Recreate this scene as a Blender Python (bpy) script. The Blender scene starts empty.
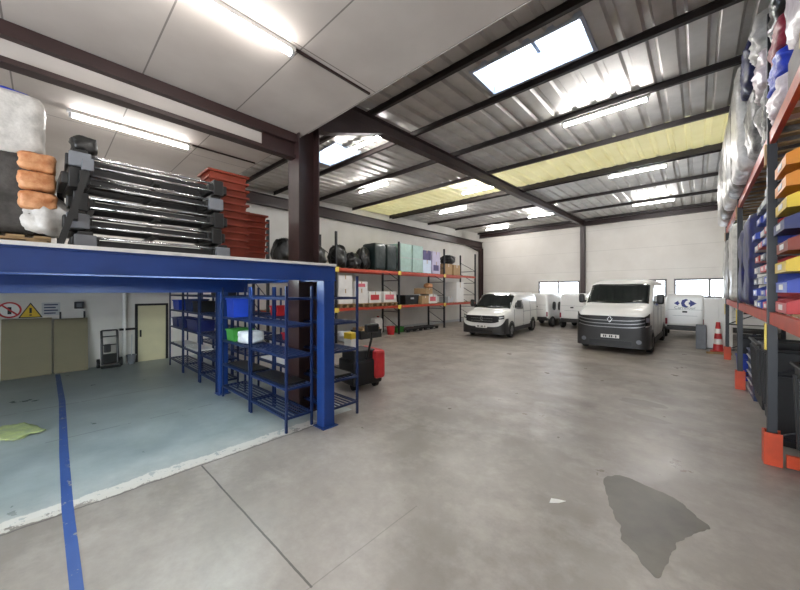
import bpy, bmesh, math, random
from mathutils import Vector, Matrix, noise as mnoise
random.seed(7)
S = bpy.context.scene
C = S.collection
PI = math.pi

# ------------------------------------------------------------------ camera
cam_d = bpy.data.cameras.new('camera')
cam = bpy.data.objects.new('camera', cam_d)
C.objects.link(cam)
cam.location = (0, 0, 2.05)
cam.rotation_euler = (PI / 2, 0, math.radians(42.456))
cam_d.sensor_width = 36
cam_d.lens = 36 * 325.7 / 800
cam_d.shift_y = -4 / 800
cam_d.clip_end = 200
S.camera = cam

# ------------------------------------------------------------------ world, exposure
W = bpy.data.worlds.new('overcast_sky')
S.world = W
W.use_nodes = True
wn = W.node_tree.nodes
wn['Background'].inputs[0].default_value = (0.86, 0.93, 1.0, 1)
wn['Background'].inputs[1].default_value = 13.0
TUBE = 46.0          # emission of the fluorescent tubes
TUBE_FAR = 150.0    # tubes over the far hall, set stronger to brighten that end
TUBE_COOL = 62.0     # tubes under the mezzanine
S.view_settings.view_transform = 'Standard'
S.view_settings.look = 'None'
S.view_settings.gamma = 1
S.view_settings.use_curve_mapping = False
S.view_settings.exposure = 0.3
S.cycles.use_denoising = True
S.cycles.max_bounces = 8
S.cycles.diffuse_bounces = 4
S.cycles.glossy_bounces = 3
S.cycles.transparent_max_bounces = 12
S.cycles.sample_clamp_indirect = 6
S.cycles.caustics_reflective = False
S.cycles.caustics_refractive = False


# ------------------------------------------------------------------ materials
def lin(h):
    h = h.lstrip('#')
    o = []
    for i in (0, 2, 4):
        v = int(h[i:i + 2], 16) / 255
        o.append(v / 12.92 if v < 0.04045 else ((v + 0.055) / 1.055) ** 2.4)
    return (o[0], o[1], o[2], 1)


class NT:
    def __init__(s, name):
        s.m = bpy.data.materials.new(name)
        s.m.use_nodes = True
        s.t = s.m.node_tree
        s.n = s.t.nodes
        s.b = s.n['Principled BSDF']
        s.co = None

    def new(s, typ, **kw):
        n = s.n.new(typ)
        for k, v in kw.items():
            setattr(n, k, v)
        return n

    def link(s, a, b):
        s.t.links.new(a, b)

    def pos(s):
        if s.co is None:
            s.co = s.new('ShaderNodeTexCoord').outputs['Object']
            s.sep = s.new('ShaderNodeSeparateXYZ')
            s.link(s.co, s.sep.inputs[0])
        return s.co

    def noise(s, scale, detail=4, rough=0.55, vec=None):
        n = s.new('ShaderNodeTexNoise')
        n.inputs['Scale'].default_value = scale
        n.inputs['Detail'].default_value = detail
        n.inputs['Roughness'].default_value = rough
        s.link(vec or s.pos(), n.inputs['Vector'])
        return n.outputs['Fac']

    def math(s, op, a, b=None, c=None, clamp=False):
        n = s.new('ShaderNodeMath', operation=op)
        n.use_clamp = clamp
        for i, v in enumerate((a, b, c)):
            if v is None:
                continue
            if isinstance(v, (int, float)):
                n.inputs[i].default_value = v
            else:
                s.link(v, n.inputs[i])
        return n.outputs[0]

    def ramp(s, fac, lo, hi):
        n = s.new('ShaderNodeMapRange')
        n.inputs[1].default_value = lo
        n.inputs[2].default_value = hi
        s.link(fac, n.inputs[0])
        return n.outputs[0]

    def mix(s, fac, a, b, blend='MIX'):
        n = s.new('ShaderNodeMix', data_type='RGBA', blend_type=blend)
        for sock, v in ((n.inputs[0], fac), (n.inputs[6], a), (n.inputs[7], b)):
            if isinstance(v, (int, float)):
                sock.default_value = v
            elif isinstance(v, tuple):
                sock.default_value = v
            else:
                s.link(v, sock)
        return n.outputs[2]

    def bump(s, h, strength=0.2, dist=0.01):
        n = s.new('ShaderNodeBump')
        n.inputs['Strength'].default_value = strength
        n.inputs['Distance'].default_value = dist
        s.link(h, n.inputs['Height'])
        s.link(n.outputs[0], s.b.inputs['Normal'])

    def color(s, c):
        if isinstance(c, tuple):
            s.b.inputs['Base Color'].default_value = c
        else:
            s.link(c, s.b.inputs['Base Color'])


MATS = {}


def mat(name, hexc, rough=0.5, metal=0.0, amt=0.12, scale=6.0, bump=0.0, spec=0.5, hex2=None):
    if name in MATS:
        return MATS[name]
    t = NT(name)
    c = lin(hexc)
    d = lin(hex2) if hex2 else tuple(v * (1 - amt * 2) for v in c[:3]) + (1,)
    f = t.noise(scale, 5)
    r = t.ramp(f, 0.3, 0.7)
    t.color(t.mix(r, d, c))
    t.b.inputs['Roughness'].default_value = rough
    t.b.inputs['Metallic'].default_value = metal
    t.b.inputs['Specular IOR Level'].default_value = spec
    if bump:
        t.bump(f, bump, 0.02)
    MATS[name] = t.m
    return t.m


def emit_mat(name, col, strength):
    m = bpy.data.materials.new(name)
    m.use_nodes = True
    n = m.node_tree.nodes
    n.clear()
    e = n.new('ShaderNodeEmission')
    e.inputs[0].default_value = col
    e.inputs[1].default_value = strength
    o = n.new('ShaderNodeOutputMaterial')
    m.node_tree.links.new(e.outputs[0], o.inputs[0])
    MATS[name] = m
    return m


def glass_mat(name, tint, gloss=0.12, transl=0.0):
    m = bpy.data.materials.new(name)
    m.use_nodes = True
    n, l = m.node_tree.nodes, m.node_tree.links
    n.clear()
    tr = n.new('ShaderNodeBsdfTransparent')
    tr.inputs[0].default_value = tint
    gl = n.new('ShaderNodeBsdfGlossy')
    gl.inputs['Roughness'].default_value = 0.05
    mx = n.new('ShaderNodeMixShader')
    mx.inputs[0].default_value = gloss
    l.new(tr.outputs[0], mx.inputs[1])
    l.new(gl.outputs[0], mx.inputs[2])
    last = mx
    if transl:
        tl = n.new('ShaderNodeBsdfTranslucent')
        tl.inputs[0].default_value = tint
        m2 = n.new('ShaderNodeMixShader')
        m2.inputs[0].default_value = transl
        l.new(mx.outputs[0], m2.inputs[1])
        l.new(tl.outputs[0], m2.inputs[2])
        last = m2
    o = n.new('ShaderNodeOutputMaterial')
    l.new(last.outputs[0], o.inputs[0])
    MATS[name] = m
    return m


def concrete():
    t = NT('worn_concrete_floor')
    big = t.ramp(t.noise(0.35, 5, 0.6), 0.3, 0.72)
    med = t.ramp(t.noise(1.7, 6, 0.62), 0.32, 0.7)
    fine = t.ramp(t.noise(11, 6, 0.7), 0.3, 0.75)
    c = t.mix(big, lin('#6f675f'), lin('#aca49c'))
    c = t.mix(t.math('MULTIPLY', t.ramp(t.noise(1.25, 8, .68), .46, .64), 0.6), c, lin('#b3aba3'))
    c = t.mix(t.math('MULTIPLY', t.math('SUBTRACT', 1.0, fine), 0.3), c, lin('#6f6861'))
    x, y = t.sep.outputs[0], t.sep.outputs[1]
    wob = t.math('MULTIPLY', t.math('SUBTRACT', t.noise(3.0, 5, 0.7), 0.5), 0.22)
    # slab coat under the mezzanine; bluish tint includes cool lamplight and blue rack reflections
    inside = t.math('MULTIPLY', t.math('LESS_THAN', x, -4.42), t.math('LESS_THAN', y, 3.6))
    coat = t.mix(med, lin('#84918f'), lin('#afb9b8'))
    coat = t.mix(t.math('MULTIPLY', t.ramp(t.noise(0.8, 4, 0.6), 0.35, 0.65), 0.35), coat, lin('#75808a'))
    c = t.mix(t.math('MULTIPLY', inside, 0.85), c, coat)
    # chipped pale strip along the coat's edge
    d = t.math('ABSOLUTE', t.math('ADD', t.math('ADD', x, 4.44), wob))
    strip = t.math('MULTIPLY', t.math('LESS_THAN', d, 0.10), t.math('LESS_THAN', y, 2.9))
    strip = t.math('MULTIPLY', strip, t.math('GREATER_THAN', t.noise(9, 5, 0.7), 0.43))
    dust = t.math('MULTIPLY', t.math('MULTIPLY', inside, t.ramp(x, -5.1, -4.5)), t.ramp(t.noise(2.6, 6, .7), .3, .65))
    c = t.mix(t.math('MULTIPLY', dust, .5), c, lin('#c5c1b9'))
    c = t.mix(t.math('MULTIPLY', strip, 0.85), c, lin('#cfc9c0'))
    edge = t.math('MULTIPLY', t.math('COMPARE', t.math('ADD', x, t.math('MULTIPLY', wob, 0.4)), -4.31, 0.012), t.math('LESS_THAN', y, 2.9))
    c = t.mix(t.math('MULTIPLY', edge, 0.7), c, lin('#4c4843'))
    # saw-cut joints
    thin = t.math('MULTIPLY', wob, 0.06)
    j1 = t.math('MULTIPLY', t.math('COMPARE', t.math('ADD', y, thin), 1.25, 0.008),
                t.math('MULTIPLY', t.math('GREATER_THAN', x, -4.3), t.math('LESS_THAN', x, -1.97)))
    j2 = t.math('MULTIPLY', t.math('COMPARE', t.math('ADD', x, thin), -1.98, 0.005), t.math('MULTIPLY', t.math('LESS_THAN', y, 2.4), .4))
    j3 = t.math('MULTIPLY', t.math('MAXIMUM', t.math('COMPARE', t.math('ADD', x, thin), -6.5, 0.012), t.math('COMPARE', t.math('ADD', x, thin), -8.42, 0.014)), t.math('MULTIPLY', t.math('GREATER_THAN', t.noise(1.2), .45), 0.6))
    jj = t.math('MAXIMUM', t.math('MAXIMUM', j1, j2), j3)
    c = t.mix(t.math('MULTIPLY', jj, 0.75), c, lin('#38332f'))
    t.color(c)
    rg = t.math('ADD', 0.27, t.math('MULTIPLY', med, 0.22))
    t.link(rg, t.b.inputs['Roughness'])
    t.bump(fine, 0.06, 0.004)
    MATS['floor'] = t.m
    return t.m


def wall_white(name, base, dark, pitch, zgroove=True):
    t = NT(name)
    t.pos()
    n1 = t.ramp(t.noise(1.1, 5), 0.3, 0.7)
    c = t.mix(n1, lin(dark), lin(base))
    z = t.sep.outputs[2]
    if zgroove:
        g = t.math('LESS_THAN', t.math('MODULO', t.math('ADD', z, 100.0), pitch), 0.018)
        c = t.mix(t.math('MULTIPLY', g, 0.35), c, lin('#8b867f'))
    t.color(c)
    t.b.inputs['Roughness'].default_value = 0.62
    MATS[name] = t.m
    return t.m


def ceiling_panels():
    t = NT('white_ceiling_panels')
    t.pos()
    x, y = t.sep.outputs[0], t.sep.outputs[1]
    n1 = t.ramp(t.noise(1.3, 4), 0.3, 0.7)
    c = t.mix(n1, lin('#b5aca5'), lin('#c3bbb4'))
    a = t.math('LESS_THAN', t.math('MODULO', t.math('ADD', y, 108 - 0.80), 1.08), 0.016)
    b = t.math('LESS_THAN', t.math('MODULO', t.math('ADD', x, 100 + 3.16), 4.0), 0.016)
    c = t.mix(t.math('MULTIPLY', t.math('MAXIMUM', a, b), 0.75), c, lin('#5b544f'))
    t.color(c)
    t.b.inputs['Roughness'].default_value = 0.6
    MATS['ceilp'] = t.m
    return t.m


def crumple(name, hexc, rough=0.35, hex2=None, scale=7):
    t = NT(name)
    f = t.noise(scale, 6, 0.65)
    r = t.ramp(f, 0.35, 0.65)
    c = lin(hexc)
    t.color(t.mix(r, lin(hex2) if hex2 else tuple(v * 0.75 for v in c[:3]) + (1,), c))
    t.b.inputs['Roughness'].default_value = rough
    t.bump(f, 0.3, 0.04)
    MATS[name] = t.m
    return t.m


M_floor = concrete()
M_wall = wall_white('painted_panel_wall', '#dcd7d0', '#d2ccc4', 1.2)
M_wallp = wall_white('painted_block_wall', '#d8d5cf', '#cbc7c0', 0.2, False)
M_ceil = ceiling_panels()
M_steel = mat('oxblood_steel', '#33201f', 0.45, 0.0, 0.15, 3)
M_purlin = mat('dark_brown_purlin', '#2a2120', 0.5, 0.0, 0.15, 3)
M_web = mat('grey_lining_board', '#b3aba5', 0.6, 0, 0.06, 2)
M_sheet = mat('galvanised_sheet', '#c9c6c1', 0.5, 0.1, 0.12, 2.0)
M_blue = mat('blue_racking_paint', '#113473', 0.42, 0.0, 0.14, 2.5)
M_bluedark = mat('dark_blue_paint', '#122550', 0.42, 0.0, 0.12, 5)
M_deckedge = mat('pale_deck_edge', '#c9c6c2', 0.6, 0, 0.1, 8)
M_orange = mat('orange_beam_paint', '#c2452a', 0.42, 0, 0.14, 5)
M_orange2 = mat('orange_guard_paint', '#d24a22', 0.42, 0, 0.14, 6)
M_rackblue = mat('dark_upright_paint', '#191b22', 0.45, 0, 0.14, 5)
M_yel = mat('yellow_tag', '#efd35c', 0.5, 0, 0.05, 8)
M_yel2 = mat('yellow_plastic', '#e0bd28', 0.4, 0, 0.08, 8)
M_white = mat('white_paint', '#e9e7e3', 0.4, 0, 0.03, 3)
M_vanw = mat('white_car_paint', '#e6e5e2', 0.18, 0, 0.015, 2)
M_blk = mat('black_plastic', '#111112', 0.45, 0, 0.15, 10)
M_blk2 = mat('charcoal_plastic', '#222224', 0.5, 0, 0.15, 10)
M_bumper = mat('dark_grey_bumper', '#2b2929', 0.5, 0, 0.12, 6)
M_rubber = mat('tyre_rubber', '#171717', 0.8, 0, 0.2, 14)
M_rim = mat('wheel_rim', '#8d8d8d', 0.35, 0.6, 0.1, 9)
M_glassd = mat('dark_vehicle_glass', '#141a19', 0.06, 0, 0.05, 2)
M_chrome = mat('chrome_bar', '#d8d8d8', 0.16, 0.9, 0.04, 5)
M_grey = mat('grey_plastic', '#6f7278', 0.5, 0, 0.08, 8)
M_lgrey = mat('light_grey_plastic', '#b9bbbd', 0.45, 0, 0.06, 8)
M_green = mat('green_plastic', '#3f8a3c', 0.45, 0, 0.1, 8)
M_bluep = mat('blue_plastic', '#1f3fae', 0.4, 0, 0.1, 8)
M_navy = mat('navy_plastic', '#1a2460', 0.45, 0, 0.12, 8)
M_red = mat('red_plastic', '#c0282c', 0.4, 0, 0.1, 8)
M_orp = mat('orange_plastic', '#df8a22', 0.45, 0, 0.1, 8)
M_crate = mat('rust_orange_crate', '#84301a', 0.5, 0, 0.12, 8)
M_wood = mat('pallet_wood', '#a88a62', 0.75, 0, 0.16, 12)
M_card = mat('cardboard', '#b4946c', 0.75, 0, 0.08, 6)
M_cartonw = mat('white_carton', '#e4e2df', 0.6, 0, 0.04, 5)
M_cartonp = mat('pink_print', '#d86a78', 0.6, 0, 0.1, 9)
M_teal = mat('pale_teal_wrap', '#a9c4bf', 0.3, 0, 0.1, 5, 0.15)
M_dteal = mat('dark_green_wrap', '#1d2b2a', 0.28, 0, 0.2, 5, 0.15)
M_lilac = mat('lilac_carton', '#c9c2dd', 0.6, 0, 0.08, 5)
M_purp = mat('purple_carton', '#5b5480', 0.6, 0, 0.1, 5)
M_palebl = mat('pale_blue_carton', '#cfdcf0', 0.6, 0, 0.05, 5)
M_beige = mat('beige_board', '#7b7258', 0.6, 0, 0.05, 3)
M_cream = mat('cream_door_paint', '#cfc9a6', 0.5, 0, 0.04, 3)
M_bagb = crumple('black_bag_film', '#141414', 0.3)
M_film = crumple('white_stretch_film', '#d3d0cb', 0.36, '#aaa7a3', 6)
M_filmg = crumple('grey_stretch_film', '#96938f', 0.38, '#4a4847', 6)
M_filmd = crumple('smoky_stretch_film', '#4b4846', 0.22, '#2a2827', 5)
M_filmn = crumple('navy_wrap', '#1b2260', 0.5, '#0f1230', 6)
M_crim = crumple('crimson_wrap', '#8e1f36', 0.5)
M_blw = crumple('royal_blue_wrap', '#2440c0', 0.4)
M_pinkw = crumple('pinkish_white_wrap', '#ded3d6', 0.35, '#bfb1b6', 6)
M_orw = crumple('orange_goods', '#cf9a6e', 0.5, '#a8683c', 9)
M_cloth = crumple('navy_cloth', '#27345c', 0.8)
M_sack = crumple('pale_sack', '#d4d6da', 0.6)
M_hivis = crumple('yellow_green_cloth', '#bcc683', 0.8, '#9fa884', 9)
M_paper = mat('white_paper', '#e8e6e2', 0.7, 0, 0.04, 8)
M_logo = mat('logo_blue', '#232f7c', 0.4, 0, 0.03, 8)
M_tube = emit_mat('lit_tube', (1.0, 0.97, 0.93, 1), TUBE)
M_tubef = emit_mat('lit_hall_tube', (1.0, 0.98, 0.95, 1), TUBE_FAR)
M_tubec = emit_mat('lit_cool_tube', (0.84, 1.0, 0.97, 1), TUBE_COOL)
M_pane = glass_mat('window_glass', (0.97, 0.98, 1.0, 1), 0.08)
M_dome = glass_mat('skylight_dome', (0.93, 0.96, 1.0, 1), 0.08, 0.35)
M_trsheet = None


def yellow_sheet():
    m = bpy.data.materials.new('yellowed_translucent_sheet')
    m.use_nodes = True
    n, l = m.node_tree.nodes, m.node_tree.links
    n.clear()
    tc = n.new('ShaderNodeTexCoord')
    no = n.new('ShaderNodeTexNoise')
    no.inputs['Scale'].default_value = 1.6
    no.inputs['Detail'].default_value = 5
    l.new(tc.outputs['Object'], no.inputs['Vector'])
    mr = n.new('ShaderNodeMix')
    mr.data_type = 'RGBA'
    mr.inputs[6].default_value = lin('#dcd6b4')
    mr.inputs[7].default_value = lin('#f4f0dc')
    l.new(no.outputs['Fac'], mr.inputs[0])
    tl = n.new('ShaderNodeBsdfTranslucent')
    df = n.new('ShaderNodeBsdfDiffuse')
    l.new(mr.outputs[2], tl.inputs[0])
    l.new(mr.outputs[2], df.inputs[0])
    mx = n.new('ShaderNodeMixShader')
    mx.inputs[0].default_value = 0.82
    l.new(tl.outputs[0], mx.inputs[1])
    l.new(df.outputs[0], mx.inputs[2])
    o = n.new('ShaderNodeOutputMaterial')
    l.new(mx.outputs[0], o.inputs[0])
    return m


M_trsheet = yellow_sheet()


# ------------------------------------------------------------------ geometry helpers
class MB:
    def __init__(s):
        s.bm = bmesh.new()

    def face(s, vs):
        try:
            return s.bm.faces.new(vs)
        except ValueError:
            return None

    def box(s, c, d, rot=None):
        c = Vector(c)
        vs = []
        for sx, sy, sz in ((-1, -1, -1), (1, -1, -1), (1, 1, -1), (-1, 1, -1), (-1, -1, 1), (1, -1, 1), (1, 1, 1), (-1, 1, 1)):
            p = Vector((sx * d[0] / 2, sy * d[1] / 2, sz * d[2] / 2))
            if rot is not None:
                p = rot @ p
            vs.append(s.bm.verts.new(c + p))
        for f in ((0, 3, 2, 1), (4, 5, 6, 7), (0, 1, 5, 4), (1, 2, 6, 5), (2, 3, 7, 6), (3, 0, 4, 7)):
            s.face([vs[i] for i in f])
        return s

    def bb(s, x0, x1, y0, y1, z0, z1):
        return s.box(((x0 + x1) / 2, (y0 + y1) / 2, (z0 + z1) / 2), (abs(x1 - x0), abs(y1 - y0), abs(z1 - z0)))

    def cyl(s, p0, p1, r, n=12, r2=None):
        p0, p1 = Vector(p0), Vector(p1)
        a = (p1 - p0).normalized()
        u = a.orthogonal().normalized()
        v = a.cross(u)
        r2 = r if r2 is None else r2
        A, B = [], []
        for i in range(n):
            t = 2 * PI * i / n
            d = u * math.cos(t) + v * math.sin(t)
            A.append(s.bm.verts.new(p0 + d * r))
            B.append(s.bm.verts.new(p1 + d * r2))
        for i in range(n):
            j = (i + 1) % n
            s.face([A[i], A[j], B[j], B[i]])
        s.face(A[::-1])
        s.face(B)
        return s

    def tube(s, pts, r, n=8):
        for a, b in zip(pts, pts[1:]):
            s.cyl(a, b, r, n)
        return s

    def prism(s, poly, axis, a, b):
        def P(p, h):
            if axis == 'x':
                return (h, p[0], p[1])
            if axis == 'y':
                return (p[0], h, p[1])
            return (p[0], p[1], h)
        A = [s.bm.verts.new(P(p, a)) for p in poly]
        B = [s.bm.verts.new(P(p, b)) for p in poly]
        n = len(poly)
        for i in range(n):
            j = (i + 1) % n
            s.face([A[i], A[j], B[j], B[i]])
        s.face(A[::-1])
        s.face(B)
        return s

    def rings(s, rings, cap=True, closed=True):
        R = [[s.bm.verts.new(p) for p in r] for r in rings]
        for a, b in zip(R, R[1:]):
            n = len(a)
            for i in range(n if closed else n - 1):
                j = (i + 1) % n
                s.face([a[i], a[j], b[j], b[i]])
        if cap and closed:
            s.face(R[0][::-1])
            s.face(R[-1])
        return s

    def lathe(s, prof, c=(0, 0), n=20):
        return s.rings([[(c[0] + r * math.cos(2 * PI * i / n), c[1] + r * math.sin(2 * PI * i / n), z) for i in range(n)] for r, z in prof])

    def lumpy(s, d, seed, amp=0.06, n=9, power=5, sag=0.0):
        """a crumpled bundle sitting on z = 0 with the overall size d"""
        off = Vector((seed * 3.7, seed * 1.3, seed * 7.1))
        tmp = bmesh.new()
        bmesh.ops.create_cube(tmp, size=2)
        bmesh.ops.subdivide_edges(tmp, edges=tmp.edges[:], cuts=n, use_grid_fill=True)
        mp = {}
        for v in tmp.verts:
            p = v.co.copy()
            q = (abs(p.x) ** power + abs(p.y) ** power + abs(p.z) ** power) ** (1 / power)
            p = p / q
            k = mnoise.noise(p * 1.7 + off) * amp + mnoise.noise(p * 5 + off) * amp * 0.5
            p = p * (1 + k)
            zz = p.z
            p.x *= 1 - sag * max(0, zz)
            p.y *= 1 - sag * max(0, zz)
            P = Vector((p.x * d[0] / 2, p.y * d[1] / 2, (p.z + 1) * d[2] / 2))
            P.z = max(P.z, 0)
            mp[v] = s.bm.verts.new(P)
        for f in tmp.faces:
            s.face([mp[v] for v in f.verts])
        tmp.free()
        return s

    def build(s, name, m, parent=None, smooth=False, bevel=0.0, loc=None, rz=0.0):
        bmesh.ops.recalc_face_normals(s.bm, faces=s.bm.faces[:])
        me = bpy.data.meshes.new(name)
        s.bm.to_mesh(me)
        s.bm.free()
        me.materials.append(m)
        if smooth:
            for p in me.polygons:
                p.use_smooth = True
        o = bpy.data.objects.new(name, me)
        C.objects.link(o)
        if parent is not None:
            o.parent = parent
        if loc is not None:
            o.location = loc
        o.rotation_euler.z = rz
        if bevel:
            b = o.modifiers.new('edge', 'BEVEL')
            b.width = bevel
            b.segments = 2
            b.limit_method = 'ANGLE'
        return o


def tag(o, label, cat, group=None):
    o['label'] = label
    o['category'] = cat
    if group:
        o['group'] = group
    return o


def thing(name, label, cat, loc=(0, 0, 0), rz=0.0, group=None):
    o = bpy.data.objects.new(name, None)
    o.empty_display_size = 0.1
    C.objects.link(o)
    o.location = loc
    o.rotation_euler.z = rz
    return tag(o, label, cat, group)


def struct(o, label=None):
    o['kind'] = 'structure'
    if label:
        o['label'] = label
    return o


def dup(src, loc, rz, label, group=None):
    r = src.copy()
    C.objects.link(r)
    r.location = loc
    r.rotation_euler.z = rz
    r['label'] = label
    if group:
        r['group'] = group
    for ch in list(src.children):
        c = ch.copy()
        C.objects.link(c)
        c.parent = r
        for g in list(ch.children):
            d = g.copy()
            C.objects.link(d)
            d.parent = c
    return r


# ------------------------------------------------------------------ the shell
XL, XR, YB, YE = -12.0, 2.4, -7.0, 22.0


def rz_(y):
    return 5.55 + 0.03 * y        # underside of the purlins


struct(MB().bb(XL - .2, XR + .2, YB - .2, YE + .2, -0.2, 0).build('floor', M_floor), 'worn warm grey concrete floor')
struct(MB().bb(XL - .2, XL, YB, YE, 0, 6.6).build('wall_left', M_wallp), 'white painted wall behind the racking')
struct(MB().bb(XR, XR + .2, YB, YE, 0, 6.6).build('wall_right', M_wallp), 'white wall behind the tall racking')
# end wall with three window openings
wins = [(-7.75, -5.3), (-3.5, -1.2), (-0.92, 1.75)]
WZ0, WZ1 = 1.72, 2.68
w = MB()
w.bb(XL, XR, YE, YE + .2, 0, WZ0)
w.bb(XL, XR, YE, YE + .2, WZ1, 6.6)
xs = [XL] + [v for p in wins for v in p] + [XR]
for i in range(0, len(xs), 2):
    w.bb(xs[i], xs[i + 1], YE, YE + .2, WZ0, WZ1)
struct(w.build('wall_end', M_wall), 'white panelled end wall above a band of windows')
M_wframe = mat('grey_window_frame', '#6e6a6a', 0.5, 0, 0.05, 5)
for i, (a, b) in enumerate(wins):
    r = bpy.data.objects.new('window_%d' % (i + 1), None)
    C.objects.link(r)
    struct(r, ['wide window behind the parked white vans', 'window behind the high-roofed van', 'wide window above the small vehicle with blue logo'][i])
    f = MB()
    mid = (a + b) / 2
    t = .09
    f.bb(a, b, YE - .02, YE + .1, WZ0, WZ0 + t).bb(a, b, YE - .02, YE + .1, WZ1 - t, WZ1)
    for x in (a + t / 2, mid, b - t / 2):
        f.bb(x - t / 2, x + t / 2, YE - .02, YE + .1, WZ0 + t, WZ1 - t)
    f.build('window_frame', M_wframe, r)
    MB().bb(a + t, mid - t / 2, YE + .05, YE + .06, WZ0 + t, WZ1 - t).build('pane', M_pane, r)
    MB().bb(mid + t / 2, b - t, YE + .05, YE + .06, WZ0 + t, WZ1 - t).build('pane', M_pane, r)
    MB().bb(a - .05, b + .05, YE - .08, YE, WZ0 - .04, WZ0).build('sill', M_lgrey, r)
# back wall behind the camera; its opening is added to let sky light in as fill
w = MB()
w.bb(XL, -4.2, YB - .2, YB, 0, 6.6).bb(1.4, XR, YB - .2, YB, 0, 6.6).bb(-4.2, 1.4, YB - .2, YB, 4.1, 6.6)
struct(w.build('wall_back', M_wallp))
# insulated white ceiling over the near half
CE = 2.97
CZ = 4.68
struct(MB().bb(XL, XR, YB, CE, CZ, CZ + .07).build('ceiling', M_ceil), 'flat white insulated ceiling panels')
struct(MB().bb(-4.8, XR, CE, CE + .012, CZ - .004, CZ + .07).build('trim_1', M_web), 'white edge trim of the ceiling')
struct(MB().bb(XL, XR, CE - .08, CE - .03, CZ + .07, 6.2).build('wall_upper', M_web))
struct(MB().bb(XL, XL + .02, 3.7, YE, 0.0, 0.16).build('baseboard_left', M_lgrey))

for i, (x, y0) in enumerate(((-3.22, 1.85), (-6.7, 1.8))):
    struct(MB().bb(x - .012, x + .012, y0, CE - .05, CZ - .025, CZ).build('trim_%d' % (i + 2), M_steel), 'thin cable trunking on the white ceiling')
# corrugated roof sheets
PITCH = 0.35
PUR = [4.6, 5.95, 7.7, 9.8, 12.4, 15.6, 18.6, 21.6]
holes = [(-2.75, -1.3, 4.92, 5.82), (-8.2, -6.8, 4.95, 5.82)]


def snap(v):
    return round((v - XL) / PITCH) * PITCH + XL


holes = [(snap(a), snap(b), c, d) for a, b, c, d in holes]


def sheet(y0, y1, m):
    ys = sorted({y0, y1} | {v for h in holes for v in h[2:] if y0 < v < y1})
    mb = MB()
    n = int(round((XR - XL) / PITCH)) + 1
    rows = []
    for y in ys:
        z = rz_(y) + 0.12
        row = []
        for i in range(n):
            x = XL + i * PITCH
            for dx, dz in ((0, 0), (0.20, 0), (0.235, .05), (0.315, .05)):
                row.append(mb.bm.verts.new((x + dx, y, z + dz)))
        rows.append(row)
    for (r0, r1, ya, yb) in zip(rows, rows[1:], ys, ys[1:]):
        for k in range(len(r0) - 1):
            xc = (r0[k].co.x + r0[k + 1].co.x) / 2
            yc = (ya + yb) / 2
            if any(h[0] < xc < h[1] and h[2] < yc < h[3] for h in holes):
                continue
            mb.face([r0[k], r0[k + 1], r1[k + 1], r1[k]])
    o = mb.build('ceiling', m)
    sd = o.modifiers.new('thick', 'SOLIDIFY')
    sd.thickness = 0.004
    return struct(o, 'corrugated roof sheets')


sheet(2.85, 9.85, M_sheet)
sheet(9.85, 12.35, M_trsheet)['label'] = 'yellowed translucent roof sheets'
sheet(12.35, 22.2, M_sheet)

# purlins, one object each
for y in PUR:
    mb = MB()
    z = rz_(y)
    hh = 0.12
    wd = 0.07 if abs(y - 12.4) > .1 else 0.2
    mb.bb(XL, XR, y - .006, y + .006, z, z + hh)
    mb.bb(XL, XR, y - wd / 2, y + wd / 2, z, z + .012)
    mb.bb(XL, XR, y - wd / 2, y + wd / 2, z + hh - .012, z + hh)
    if wd > .15:
        mb.bb(XL, XR, y + .1, y + .11, z - .05, z + hh)
        mb.bb(XL, XR, y - .11, y - .1, z - .05, z + hh)
    struct(mb.build('roof_beam', M_purlin), 'dark steel purlin across the roof')


def ibeam(mb, x, y0, z0, y1, z1, depth, wd, tf=.018, tw=.012):
    """I section running along y, underside from z0 to z1"""
    def q(xa, xb, da, db):
        A = [(xa, y0, z0 + da), (xb, y0, z0 + da), (xb, y0, z0 + db), (xa, y0, z0 + db)]
        B = [(xa, y1, z1 + da), (xb, y1, z1 + da), (xb, y1, z1 + db), (xa, y1, z1 + db)]
        mb.rings([A, B])
    q(x - wd / 2, x + wd / 2, 0, tf)
    q(x - wd / 2, x + wd / 2, depth - tf, depth)
    q(x - tw / 2, x + tw / 2, tf, depth - tf)


CX, CY = -5.05, 3.05
# rafter over the hall
mb = MB()
ibeam(mb, CX, CY + .2, rz_(CY) - .27, YE - .1, rz_(YE) - .27, .27, .2)
mb.prism([(CY + .2, 4.9), (CY + .5, 4.95), (CY + 1.9, rz_(CY + 1.9) - .26), (CY + .2, rz_(CY) - .26)], 'x', CX - .09, CX + .09)
struct(mb.build('rafter_beam', M_steel), 'dark rafter running to the end wall')
# eave beam along the left wall and ring beam of the end wall
mb = MB()
ibeam(mb, XL + .14, CE, 5.22, YE, 5.24, .4, .24)
mb.prism([(YE - 2.2, 5.22), (YE - .1, 4.9), (YE - .1, 5.22)], 'x', XL + .08, XL + .2)
struct(mb.build('eave_beam', M_steel), 'dark eave beam along the left wall')
mb = MB()
mb.bb(XL, XR, YE - .2, YE - .02, rz_(YE) - .26, rz_(YE) - .24).bb(XL, XR, YE - .12, YE - .1, rz_(YE) - .24, rz_(YE) - .02).bb(XL, XR, YE - .2, YE - .02, rz_(YE) - .02, rz_(YE))
struct(mb.build('eave_beam', M_steel), 'dark beam along the top of the end wall')
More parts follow.
